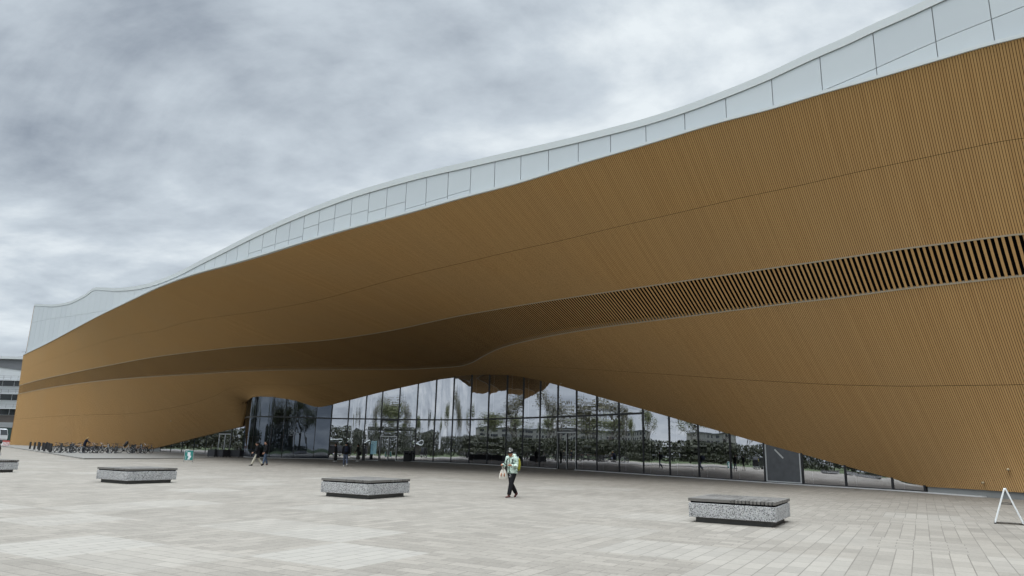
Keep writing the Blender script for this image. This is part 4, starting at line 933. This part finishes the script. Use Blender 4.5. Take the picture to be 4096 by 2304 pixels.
        mb=MB(); P=[q+rotx(np.array([x,0,-.078])*k,pt) for x in (-.08,0,.1,.19)]; mb.tube(P,[(.034*k,.010*k),(.04*k,.010*k),(.046*k,.010*k),(.026*k,.009*k)],10); so2=mb.build('sole','shoe_white' if shoe!='shoe_black' else 'shoe_black',sh_,True)
    # hair or hat
    mb=MB()
    if hat is None:
        mb.ell(hd(-.02,0,.028),(.102*k,.088*k,.108*k),14,10,rot=ry)
        if hair_long: mb.tube([hd(-.06,0,.03),hd(-.09,0,-.1),hd(-.095,0,-.1-hair_long)],[(.075*k,.05*k),(.085*k,.045*k),(.06*k,.025*k)],12)
        remesh(mb,'hair',hair,r,.012,3)
    else:
        mb.ell(hd(-.022,0,.052),(.112*k,.1*k,.108*k),14,10,rot=ry); mb.ell(hd(-.03,0,.11),(.085*k,.08*k,.075*k),12,8,rot=ry); o=remesh(mb,'hat',hat,r,.012,3)
        if hat=='hat_print':
            mb=MB(); mb.tube([hd(.085*math.cos(a)-.008,.093*math.sin(a),.03+.028*math.cos(a)) for a in np.linspace(0,2*math.pi,25)[:-1]],[(.022*k,.036*k)]*24,8,closed=True); mb.build('hat_band','cloth_black',r,True)
    return r,dict(hip=hipc,sh=sh,nk=nk,hc=hc,AR=AR,LG=LG,T=T)
def face(loc,dx): return math.atan2(dx[1],dx[0])
# main figure
q=gnd(2047,1990); HD=math.radians(228)
w0,J=person('person in mint patterned jacket and black and white hat, looking at a phone',q,HD,1.70,legs=((.36,.10),(-.14,.55)),arms=((.12,1.6,.12),(.2,1.5,.16)),lean=.05,head=(.5,.05),skin='skin_tan',top='mint_print',bottom='cloth_black',shoe='shoe_brown',hat='hat_print',fat=1.13,vox=.0125,hood=True,hands_dir=((.75,-.6,.15),(.75,.5,.15)))
R3=Matrix.Rotation(HD,3,'Z')
tw=lambda p:np.array(q)+np.array(R3@Vector(p))
# jacket details: collar, dark zip, pocket patch; carabiner ring on the belt
mb=MB(); nk=J['nk']; mb.tube([nk+np.array([.075*math.cos(a)+.01,.085*math.sin(a),-.005-.03*math.cos(a)]) for a in np.linspace(0,2*math.pi,21)[:-1]],.017,8,closed=True); mb.build('collar','scarf',w0,True)
mb=MB(); T=J['T']; mb.tube([T(.8)+[.145,0,0],T(.5)+[.158,0,0],T(.2)+[.15,0,0],J['hip']+[.163,0,-.05]],.009,6); mb.build('zip','cloth_black',w0,True)
mb=MB(); c=J['hip']+np.array([.15,.05,-.14]); mb.tube([c+np.array([.02,.045*math.cos(a),.045*math.sin(a)]) for a in np.linspace(0,2*math.pi,17)[:-1]],.007,6,closed=True); mb.build('belt_ring','chrome',w0,True)
# phone in the hands
wr=J['AR'][1][2]; wl=J['AR'][0][2]; pc=(wr+wl)/2+np.array([.085,0,.045])
ph=empty('phone',tuple(tw(pc)),HD); tag(ph,'black phone held in both hands of the person in the mint jacket','phone')
mb=MB(); ax_=(np.array([.88,0,.47]),np.array([0,1,0]),np.array([-.47,0,.88])); mb.box((0,0,0),(.15,.074,.009),axes=ax_); soften(mb.build('phone_body','black_metal',ph),.003)
mb=MB(); mb.box(ax_[2]*.0052,(.14,.068,.001),axes=ax_); mb.build('phone_screen','screen_black',ph)
# lime backpack
bc=J['T'](.5)+np.array([-.225,0,.0]); bp_=empty('backpack',tuple(tw(bc)),HD); tag(bp_,'lime yellow backpack on the back of the person in the mint jacket','backpack')
mb=MB(); mb.tube([(.02,0,-.24),(-.02,0,-.2),(-.05,0,-.02),(-.03,0,.15),(.02,0,.2)],[(.11,.05),(.15,.09),(.155,.105),(.13,.085),(.07,.03)],14); remesh(mb,'pack_body','lime',bp_,.014,4)
mb=MB(); mb.tube([(-.135,-.1,-.08),(-.15,0,-.07),(-.135,.1,-.08)],.012,6); mb.build('pocket_zip','cloth_black',bp_,True)
for s in (-1,1):
    mb=MB(); mb.tube([(.03,s*.1,.17),(.16,s*.12,.235),(.34,s*.125,.16),(.385,s*.135,0),(.33,s*.19,-.13),(.05,s*.14,-.2)],[(.022,.008)]*6,8); mb.build('strap','cloth_black',bp_,True)
# tote bag hanging from the right forearm
el=J['AR'][1][1]; fp=el+(wr-el)*.62; tb_=tw(fp); tb_[2]-=.60
simple('tote_cloth',(.66,.62,.54),.85,.14,12); simple('tote_orange',(.55,.16,.035),.8,.2,10); simple('tote_red',(.36,.045,.03),.8,.15,10)
tb_[2]+=.10; tb=empty('tote_bag',tuple(tb_),HD+.5); tb.scale=(.85,.85,.85); tag(tb,'white tote bag with orange rounds and red top, hanging from the forearm','bag')
mb=MB(); mb.tube([(0,0,.03),(0,0,.05),(0,0,.2),(0,0,.34),(0,0,.44)],[(.17,.07),(.185,.08),(.165,.075),(.125,.055),(.06,.04)],16); remesh(mb,'bag_body','tote_cloth',tb,.014,3)
for x,z,rr in ((-.07,.12,.085),(.085,.2,.075),(-.02,.30,.04)):
    for s in (-1,1): mb=MB(); mb.ell((x,s*.069,z),(rr,.018,rr),14,8); mb.build('printed_round','tote_orange',tb,True)
for s in (-1,1): mb=MB(); mb.ell((-.06,s*.052,.33),(.05,.02,.085),12,8); mb.build('printed_patch','tote_red',tb,True)
for s in (-1,1):
    mb=MB(); mb.tube([(-.05,s*.03,.42),(-.03,s*.035,.53),(0,s*.03,.655),(.03,s*.035,.53),(.05,s*.03,.42)],[(.016,.006)]*5,6); mb.build('handle','tote_cloth',tb,True)
# blond woman at the bicycles
p=gnd(333,1811.6,SLABZ); person('person with blond hair and black jacket bending over the parked bicycles',(p[0],p[1],SLABZ),math.radians(25),1.70,legs=((.1,.05),(-.05,.1)),arms=((.7,.5,.15),(.8,.4,.1)),lean=.26,head=(.25,0),top='cloth_navy',bottom='cloth_navy',hair='hair_blond',hair_long=.18,coat=.12,fat=1.1)
# walking pair in front of the bay
p=gnd(1026,1863); a_,JA=person('person in beige trousers and long black coat walking past the round glass bay',p,math.radians(195),1.74,legs=((.48,.12),(-.30,.35)),arms=((.15,.9,.1),(-.2,.4,.1)),lean=.06,head=(.15,0),top='cloth_black',bottom='beige',shoe='shoe_black',coat=.24,hat='cloth_black',fat=1.12)
p=gnd(1059,1860.5); person('person in black jacket and blue jeans, right of the walker in beige trousers',p,math.radians(215),1.74,legs=((.22,.05),(-.12,.2)),arms=((.1,.5,.15),(.05,.4,.15)),head=(.05,0),bottom='denim',shoe='shoe_brown',hair='hair_dark',coat=.05,fat=1.05)
pz=np.array(p)+[math.cos(3.75)*.06,math.sin(3.75)*.06,0]
# long coat woman, man with rucksack, woman with black bag
p=gnd(1341,1847.2); person('person in an ankle length dark coat with long dark hair, standing by the glass',p,math.radians(185),1.68,legs=((.08,.05),(-.06,.05)),arms=((.05,.3,.1),(.1,.4,.1)),top='coat_dark',bottom='cloth_black',shoe='shoe_white',hair_long=.3,coat=.66,fat=1.0)
p=gnd(1380,1865); hd_=math.atan2(p[1],p[0])+.1
m_,JM=person('person in black jacket and grey blue jeans walking away towards the entrance',p,hd_,1.80,legs=((.22,.06),(-.22,.45)),arms=((.1,.25,.14),(-.1,.3,.14)),bottom='denim_grey',shoe='shoe_white',hat='cloth_black',fat=1.06)
bk=empty('backpack',tuple(np.array(p)+[-.24*math.cos(hd_),-.24*math.sin(hd_),JM['T'](.55)[2]]),hd_); tag(bk,'black backpack worn by the person walking away in grey blue jeans','backpack')
mb=MB(); mb.tube([(0,0,-.22),(-.03,0,-.15),(-.05,0,.05),(-.02,0,.2),(.02,0,.24)],[(.12,.05),(.15,.1),(.15,.1),(.12,.07),(.05,.03)],14); remesh(mb,'pack_body','cloth_navy',bk,.015,4)
for s in (-1,1):
    mb=MB(); mb.tube([(.04,s*.1,.2),(.17,s*.12,.26),(.34,s*.125,.17),(.37,s*.13,0),(.05,s*.14,-.18)],[(.022,.008)]*5,8); mb.build('strap','cloth_black',bk,True)
p=gnd(1431,1846.6); g_,JG=person('person in a long grey skirt and dark top, waiting beside the black column',p,math.radians(160),1.66,legs=((.06,.03),(-.04,.03)),arms=((.15,.7,.1),(.1,.5,.1)),top='coat_dark',bottom='coat_grey',shoe='shoe_white',hair='hair_dark',hair_long=.06,skirt=True)
hb=empty('shoulder_bag',tuple(np.array(p)+[.2,-.24,.80]),math.radians(-20)); tag(hb,'round black shoulder bag of the person in the long grey skirt','bag')
mb=MB(); mb.ell((0,0,.0),(.20,.08,.19),14,10); remesh(mb,'bag_body','cloth_black',hb,.015,3); mb=MB(); mb.tube([(-.14,0,.12),(-.08,.06,.45),(.0,.08,.60),(.08,.06,.45),(.14,0,.12)],.012,6); mb.build('strap','cloth_black',hb,True)
# visitors seated inside, seen faintly through the glass
def inside(px,py,off): 
    g=gnd(px,py); v=g[:2]/np.linalg.norm(g[:2]); return np.array([g[0]+v[0]*off,g[1]+v[1]*off,.02])
simple('seat_grey',(.10,.10,.11),.8,.1,4)
dr=math.atan2(d_[1],d_[0])
ib=inside(2830,1915,2.3); o=empty('lounge_bench',tuple(ib),math.radians(118)); tag(o,'dark low bench just inside the glass right of the double door','bench')
mb=MB(); mb.box((0,0,.22),(4.2,.6,.44)); soften(mb.build('seat','seat_grey',o),.03,3); mb=MB(); mb.box((0,-.33,.5),(4.2,.12,.62)); soften(mb.build('backrest','seat_grey',o),.03,3)
dv=np.array([math.cos(math.radians(118)),math.sin(math.radians(118)),0])
for k,tp,lb in ((.9,'white_shirt','person in a white top seated inside behind the glass'),(-.5,'coat_grey','person in grey seated inside behind the glass beside the one in white')):
    person(lb,ib+dv*k,math.radians(208),1.70,legs=((1.5,1.5),(1.45,1.35)),arms=((.4,.9,.1),(.5,.7,.1)),lean=.12,seat=.46,top=tp,bottom='denim',hair='hair_dark',group='visitors seated inside')
# ================================================================ SURROUNDINGS
simple('pale_render',(.55,.57,.58),.7,.06,.3); simple('grey_metal',(.14,.145,.155),.6,.12,.6); simple('dark_glass',(.012,.018,.022),.12,.1,1,spec=.8); simple('brown_clad',(.11,.095,.085),.7,.2,1.5); simple('green_glass',(.03,.06,.055),.15,.1,1)
simple('brick_red',(.26,.15,.12),.8,.15,.5); simple('stone_pale',(.27,.265,.25),.8,.1,.4); simple('plaster_ochre',(.40,.30,.18),.8,.1,.4)
# office block at the far left
Yb=186.
def bx(px,py): r=ray(px,py); return OO+r*(Yb/r[1])
zl=lambda py:float(bx(40,py)[2]); xr=float(bx(150,1700)[0]); xl=float(bx(-420,1700)[0])
ob=empty('office_building',(float(bx(40,1770)[0]),Yb,0)); tag(ob,'pale office building with horizontal window bands behind the far end of the library','building')
def opart(mb,nm,mt,par=None):
    mb.v=[tuple(np.array(p)-np.array([ob.location.x,Yb,0])) for p in mb.v]; return mb.build(nm,mt,par or ob)
def slab(z0,z1,y0=0.,dep=30.,x0=xl,x1=xr): 
    mb=MB(); mb.box(((x0+x1)/2,Yb+y0+dep/2,(z0+z1)/2),(x1-x0,dep,abs(z1-z0))); return mb
opart(slab(0,zl(1436),.35,30),'wall','pale_render')
opart(slab(zl(1436),zl(1426),-.3,31),'roof_edge','pale_render')
opart(slab(zl(1426)+.0,zl(1415),6,16,x0=float(bx(8,1420)[0])),'roof_plant_room','grey_metal')
mb=MB(); z0,z1=zl(1500),zl(1438); xa=float(bx(-60,1450)[0]); mb.add([(xa,Yb+.2,zl(1463)),(xr,Yb+.2,zl(1490)),(xr,Yb+.2,z1),(xa,Yb+.2,z1),(xa,Yb+.5,zl(1463)),(xr,Yb+.5,zl(1490)),(xr,Yb+.5,z1),(xa,Yb+.5,z1)],[(0,1,2,3),(4,7,6,5),(0,4,5,1),(1,5,6,2),(2,6,7,3),(3,7,4,0)]); opart(mb,'metal_cladding','grey_metal')
for (a,b) in ((1523,1544),(1577,1600),(1636,1659)):
    mb=slab(zl(b),zl(a),.22,.1); wn=opart(mb,'window_band','dark_glass')
    mb=MB()
    for x in np.arange(xl+1,xr,3.1): mb.box((x,Yb+.2,(zl(a)+zl(b))/2),(.12,.08,zl(a)-zl(b)))
    opart(mb,'window_frame','pale_render',wn)
    mb=MB(); 
    for dz in (.0,.45,.95): mb.beam((xl,Yb-.9,zl(a)+.25+dz),(xr,Yb-.9,zl(a)+.25+dz),.05)
    for x in np.arange(xl,xr,1.9): mb.beam((x,Yb-.9,zl(a)+.2),(x,Yb-.9,zl(a)+1.25),.05)
    opart(mb,'balcony_rail','grey_metal'); opart(slab(zl(a),zl(a)+.22,-1.,1.4),'balcony_slab','pale_render')
opart(slab(zl(1690),zl(1661),.2,.3),'brown_cladding','brown_clad')
mb=MB()
for k in range(6): z=zl(1708-k*3.3); mb.box(((xl+xr)/2,Yb+.1,z),(xr-xl,.25,.11))
opart(mb,'vent_grille','pale_render'); opart(slab(0,zl(1711),.15,.3),'ground_floor_glazing','green_glass')
mb=MB(); xa=float(bx(17,1420)[0]); za=zl(1415); mb.tube([(xa,Yb+8,za-.5),(xa,Yb+8,za+1.6)],.05,6); mb.beam((xa-1.1,Yb+8,za+1.5),(xa+1.,Yb+8,za+1.6),.05); mb.beam((xa+.7,Yb+8,za-.2),(xa+.7,Yb+8,za+.9),.04); mb.beam((xa+1.6,Yb+8,za-.2),(xa+1.6,Yb+8,za+.55),.04); mb.beam((xa+1.6,Yb+8,za+.55),(xa+2.3,Yb+8,za+.6),.06)
opart(mb,'roof_antenna','black_metal')
# street behind, truck, striped barrier, dark van at the left edge
mb=MB(); mb.add([(-400,132,-.012),(-60,190,-.012),(-60,400,-.012),(-400,400,-.012)],[(0,1,2,3)]); tag(mb.build('street','asphalt'),kind='structure')
simple('truck_white',(.62,.64,.65),.35,.05,2); simple('rubber',(.02,.02,.02),.8,.1,5); simple('red_plastic',(.45,.06,.04),.5,.1,4); simple('van_black',(.012,.012,.014),.25,.05,2); simple('yellow_mark',(.55,.45,.06),.5,.05,3)
p=at(-28,150.); tk=empty('truck',(p[0],p[1],0),0.); tag(tk,'white truck cab with dark side window beyond the left end of the library','truck')
mb=MB()
prof=[(1.35,.75),(1.5,1.1),(1.48,1.9),(1.2,3.0),(1.0,3.15),(-.9,3.15),(-.9,.75)]; k=len(prof)
for yy in (-1.2,1.2): pass
mb.add([(x,-1.2,z) for x,z in prof]+[(x,1.2,z) for x,z in prof],[tuple(range(k)),tuple(range(2*k-1,k-1,-1))]+[(i,k+i,k+(i+1)%k,(i+1)%k) for i in range(k)]); soften(mb.build('cab','truck_white',tk),.06,3)
mb=MB(); mb.add([(-.55,-1.215,1.75),(.75,-1.215,1.75),(1.0,-1.215,1.95),(.92,-1.215,2.75),(.8,-1.215,2.9),(-.55,-1.215,2.9)],[tuple(range(6))]); mb.add([(1.505,-1.05,1.85),(1.505,1.05,1.85),(1.235,1.0,2.95),(1.235,-1.0,2.95)],[(0,1,2,3)]); mb.build('window','dark_glass',tk)
mb=MB(); mb.box((1.55,-1.38,2.0),(.12,.24,.5)); mb.beam((1.35,-1.2,2.2),(1.55,-1.38,2.2),.05); mb.build('mirror','truck_white',tk)
mb=MB(); mb.box((.3,0,.62),(2.4,2.3,.3)); mb.box((-3.6,0,.8),(5.8,.9,.3)); mb.build('chassis','black_metal',tk)
mb=MB(); mb.box((-3.8,0,2.1),(5.4,2.45,2.2)); soften(mb.build('load_box','truck_white',tk),.04)
for x in (.45,-4.6):
    for s in (-1,1):
        mb=MB(); mb.tube([(x,s*1.05-.14,.5),(x,s*1.05+.14,.5)],.5,20); wv=mb.build('wheel','rubber',tk,True); mb=MB(); mb.tube([(x,s*1.05-.15,.5),(x,s*1.05+.15,.5)],.26,14); mb.build('rim','alu',wv,True)
p=gnd(22,1785.3); br=empty('striped_barrier',(p[0],p[1],0),-.15); tag(br,'low red and white striped construction barrier beside the far corner of the timber wall','barrier')
mb=MB(); mb.box((0,0,.42),(1.3,.12,.62)); soften(mb.build('board','frame_white',br),.01)
mb=MB(); mb.box((0,0,.84),(1.3,.14,.2)); mb.build('top_rail','red_plastic',br)
mb=MB()
for k in range(5): x=-.55+k*.25; mb.add([(x,-.066,.12),(x+.11,-.066,.12),(x+.26,-.066,.72),(x+.15,-.066,.72)],[(0,1,2,3)])
mb.build('stripe','red_plastic',br)
for s in (-1,1): mb=MB(); mb.box((s*.5,0,.05),(.2,.5,.1)); mb.build('foot','rubber',br)
p=gnd(-70,1838); vn=empty('delivery_van',(p[0],p[1],0),math.radians(6)); vn.scale=(1,1,.86); tag(vn,'black van cut off by the left edge of the photo, yellow ring on its side','van')
mb=MB(); prof=[(.12,.32),(.16,.9),(.02,1.35),(-.25,1.92),(-4.2,1.95),(-4.4,.32)]; k=len(prof); mb.add([(x,0,z) for x,z in prof]+[(x,1.8,z) for x,z in prof],[tuple(range(k)),tuple(range(2*k-1,k-1,-1))]+[(i,k+i,k+(i+1)%k,(i+1)%k) for i in range(k)]); soften(mb.build('body','van_black',vn),.07,3)
mb=MB(); mb.tube([(-.22+.24*math.cos(a),-.015,1.32+.24*math.sin(a)) for a in np.linspace(0,2*math.pi,25)[:-1]],.022,6,closed=True); mb.build('ring_mark','yellow_mark',vn,True)
mb=MB(); mb.box((.1,.9,.42),(.2,1.7,.2)); mb.build('bumper','alu',vn)
for x in (-.75,-3.5):
    for yy in (.1,1.7): mb=MB(); mb.tube([(x,yy-.11,.33),(x,yy+.11,.33)],.33,18); wv=mb.build('wheel','rubber',vn,True); mb=MB(); mb.tube([(x,yy-.12,.33),(x,yy+.12,.33)],.18,12); mb.build('rim','alu',wv,True)
mb=MB(); mb.add([(-.45,-.012,1.2),(-1.5,-.012,1.2),(-1.5,-.012,1.75),(-.6,-.012,1.75)],[(0,1,2,3)]); mb.build('window','dark_glass',vn)
# park lawn behind and left of the camera (only seen mirrored in the glass)
mb=MB(); mb.add([(-36,30,.004),(-112,128,.004),(-420,300,.004),(-420,-300,.004),(260,-300,.004),(140,-9,.004),(30,-8,.004),(-8,-7,.004),(-18,-2,.004)],[tuple(range(9))]); tag(mb.build('lawn','lawn'),kind='structure')
def leaf_mat(n,c1,c2):
    m,nt,b=newmat(n); a=nd(nt,'ShaderNodeAttribute',attribute_name='tone'); c=mixc(nt,a.outputs['Fac'],c1,c2); nt.links.new(c,b.inputs['Base Color']); b.inputs['Roughness'].default_value=.7
leaf_mat('leaf_spring',(.10,.115,.05),(.21,.22,.10)); leaf_mat('leaf_dark',(.04,.045,.028),(.085,.09,.052)); leaf_mat('leaf_olive',(.11,.10,.06),(.20,.185,.11)); simple('bark',(.13,.115,.10),.9,.3,6)
def make_tree(h,cr,leafn,leaf,seed,name='broadleaf_tree',col_=False,lsz=.21):
    rg=np.random.default_rng(seed); r=empty(name); mb=MB(); tips=[]
    def grow(p,dv,L,rad,dep):
        n=3; pts=[p]; 
        for i in range(n): dv=dv+rg.normal(0,.13,3); dv[2]+=.06; dv/=np.linalg.norm(dv); pts.append(pts[-1]+dv*L/n)
        mb.tube(pts,list(np.linspace(rad,rad*.6,n+1)),7 if dep<2 else 4)
        if dep>=2: tips.extend(pts[1:])
        if dep<4:
            for k in range(3 if dep<3 else 4):
                a=rg.uniform(0,6.28); s=rg.uniform(.45,.95) if not col_ else rg.uniform(.12,.35); nv=dv+s*np.array([math.cos(a),math.sin(a),rg.uniform(-.1,.4)]); nv/=np.linalg.norm(nv); grow(pts[rg.integers(2,n+1)],nv,L*rg.uniform(.58,.8),rad*.55,dep+1)
    grow(np.zeros(3),np.array([0,0,1.]),h*.36,h*.018,0); mb.build('trunk','bark',r,True)
    if leafn:
        T_=np.array(tips); mb=MB(); c=T_[rg.integers(0,len(T_),leafn)]+rg.normal(0,cr*.15,(leafn,3))
        for p in c:
            a=rg.normal(0,1,3);a/=np.linalg.norm(a);b_=np.cross(a,rg.normal(0,1,3));b_/=np.linalg.norm(b_);s=lsz*rg.uniform(.6,1.3); mb.add([p-a*s,p+b_*s*.5,p+a*s,p-b_*s*.5],[(0,1,2,3)],tone=float(np.clip(rg.normal(.5,.25),0,1)))
        mb.build('crown',leaf,r)
    return r
tr=[make_tree(15,5,3200,'leaf_spring',1),make_tree(18,5,3000,'leaf_olive',2),make_tree(12,4,0,'leaf_dark',3),make_tree(14,3,2600,'leaf_dark',4,col_=True)]
TP=[(-118,97,0),(-127,112,1),(-133,121,3),(-142,128,0),(-120,86,2),(-128,135,0),(-150,150,1),(-136,108,2),(-160,140,3),(-150,116,0),(-115,72,1),(-138,92,0),(-165,165,0),(-122,118,2),(-24,-78,1),(-40,-80,0),(-14,-74,1),(-52,-70,1),(8,-76,0),(-68,-58,0),(-30,-52,0),(-18,-58,1),(-6,-54,2),(6,-50,0),(18,-58,2),(-44,-48,2),(-78,-66,1),(-36,-60,1),(0,-66,0),(-88,-30,1),(-100,-52,0),(-52,-34,0),(-40,-38,1),(-31,-33,0),(-22,-40,1),(-13,-34,0),(-3,-39,1),(7,-33,0),(16,-41,1),(26,-35,0),(-61,-26,1),(-47,-44,3),(-27,-46,3),(-8,-45,3),(11,-47,3),(-72,-20,0),(-112,22,0),(-150,62,1),(-128,-6,3),(-175,10,0),(-104,-34,2),(-92,-58,1),(-142,-50,0),(-62,-62,3),(-58,-80,3),(-34,-74,1),(-20,-66,2),(-4,-82,0),(16,-70,2),(34,-84,1),(-170,104,2),(-80,-40,0),(-190,70,1),(2,-60,0),(-48,-58,2),(-122,48,0)]
kindn=['pale green spring tree','tall olive brown tree','bare leafless tree','dark narrow tree']
used=set()
for i,(x,y,k) in enumerate(TP):
    o=tr[k] if k not in used else copy_tree(tr[k]); used.add(k); o.location=(x,y,0); o.rotation_euler=(0,0,i*1.3); sc=.85+.4*((i*37)%10)/10; o.scale=(sc,)*3
    tag(o,kindn[k]+' of the park mirrored in the glass wall','tree','park trees mirrored in the glass')
def block(x,y,rz,lx,ly,h,mat,lb,nf,nw):
    o=empty('town_building',(x,y,0),rz); tag(o,lb,'building'); mb=MB(); mb.box((0,0,h/2),(lx,ly,h)); mb.build('wall',mat,o)
    mb=MB(); mb.box((0,0,h+.2),(lx+.6,ly+.6,.5)); mb.build('roof','grey_metal',o)
    for f in range(nf):
        for s in (1,-1):
            mb=MB()
            for k in range(nw): mb.box((-lx/2+(k+.5)*lx/nw,s*(ly/2+.02),(f+.55)*h/nf),(lx/nw*.5,.06,h/nf*.5))
            mb.build('window_row','dark_glass',o)
block(-215,-70,math.radians(70),70,16,10,'stone_pale','pale stone town building with rows of windows, mirrored in the glass',4,16)
block(-290,170,math.radians(100),90,16,13,'stone_pale','long white town building beyond the park, mirrored in the glass',5,18)
block(-75,-190,math.radians(5),60,18,9,'brick_red','red brick town building, mirrored in the left part of the glass',4,12)
block(25,-200,0,60,18,9,'plaster_ochre','ochre town building, mirrored in the left part of the glass',5,12)
block(-160,-130,math.radians(40),50,16,9,'stone_pale','grey stone corner building behind the bare trees, mirrored in the glass',5,10)
# park pavilion roof with curved edge, lamp posts and low hedges, mirrored in the glass
def lamp(x,y,lb):
    o=empty('street_lamp',(x,y,0)); tag(o,lb,'street lamp','street lamps in the park'); mb=MB(); mb.tube([(0,0,0),(0,0,6.2)],[.08,.05],8); mb.build('pole','black_metal',o,True); mb=MB(); mb.box((0,0,6.25),(1.5,.25,.1)); mb.build('lamp_head','black_metal',o)
for x,y in ((-72,24),(-92,-14),(-44,-36),(-12,-44),(-90,60)): lamp(x,y,'black street lamp with a flat bar head, mirrored in the glass')
def hedge(x,y,rz,l,h,seed,lb):
    rg=np.random.default_rng(seed); o=empty('hedge',(x,y,0),rz); tag(o,lb,'hedge','park hedges mirrored in the glass'); mb=MB()
    for k in range(int(l*(70 if h<3 else 110))):
        p=np.array([rg.uniform(-l/2,l/2),rg.normal(0,.45 if h<3 else 1.4),h*rg.beta(1.6,1.4)]); a=rg.normal(0,1,3);a/=np.linalg.norm(a);b_=np.cross(a,rg.normal(0,1,3));b_/=np.linalg.norm(b_);s=.26 if h<3 else .4; mb.add([p-a*s,p+b_*s*.6,p+a*s,p-b_*s*.6],[(0,1,2,3)],tone=float(rg.random()))
    mb.build('foliage','leaf_dark',o)
for i,(x,y,rz,l,h) in enumerate(((-118,104,118,60,5.2),(-124,128,140,50,4.8),(-104,66,100,50,4.8),(-30,-64,165,70,5.),(-66,-22,138,56,7.5),(-36,-50,168,46,7.),(-92,20,110,40,6.),(-60,6,112,26,1.7),(-70,42,125,30,1.6),(-34,-32,150,26,1.7),(4,-44,178,34,1.8),(-88,84,130,30,1.8),(-98,-20,110,34,2.4),(-58,-50,140,34,2.6),(0,-58,178,40,2.4))): hedge(x,y,math.radians(rz),l,h,40+i,'dark green clipped hedge of the park, mirrored in the glass')
o=empty('park_pavilion',(-78,10,0),math.radians(110)); tag(o,'dark park pavilion with a thin pale roof edge, mirrored in the glass','pavilion')
mb=MB(); mb.tube([(9*math.cos(a),3.2*math.sin(a),3.1+.5*math.sin(a*2)) for a in np.linspace(0,2*math.pi,41)[:-1]],[.12]*40,8,closed=True); mb.build('roof_edge','frame_white',o,True)
mb=MB(); mb.box((0,0,1.4),(12,3.2,2.8)); mb.build('wall','brown_clad',o); mb=MB(); mb.box((0,0,3.0),(13,4,.25)); mb.build('roof','grey_metal',o)
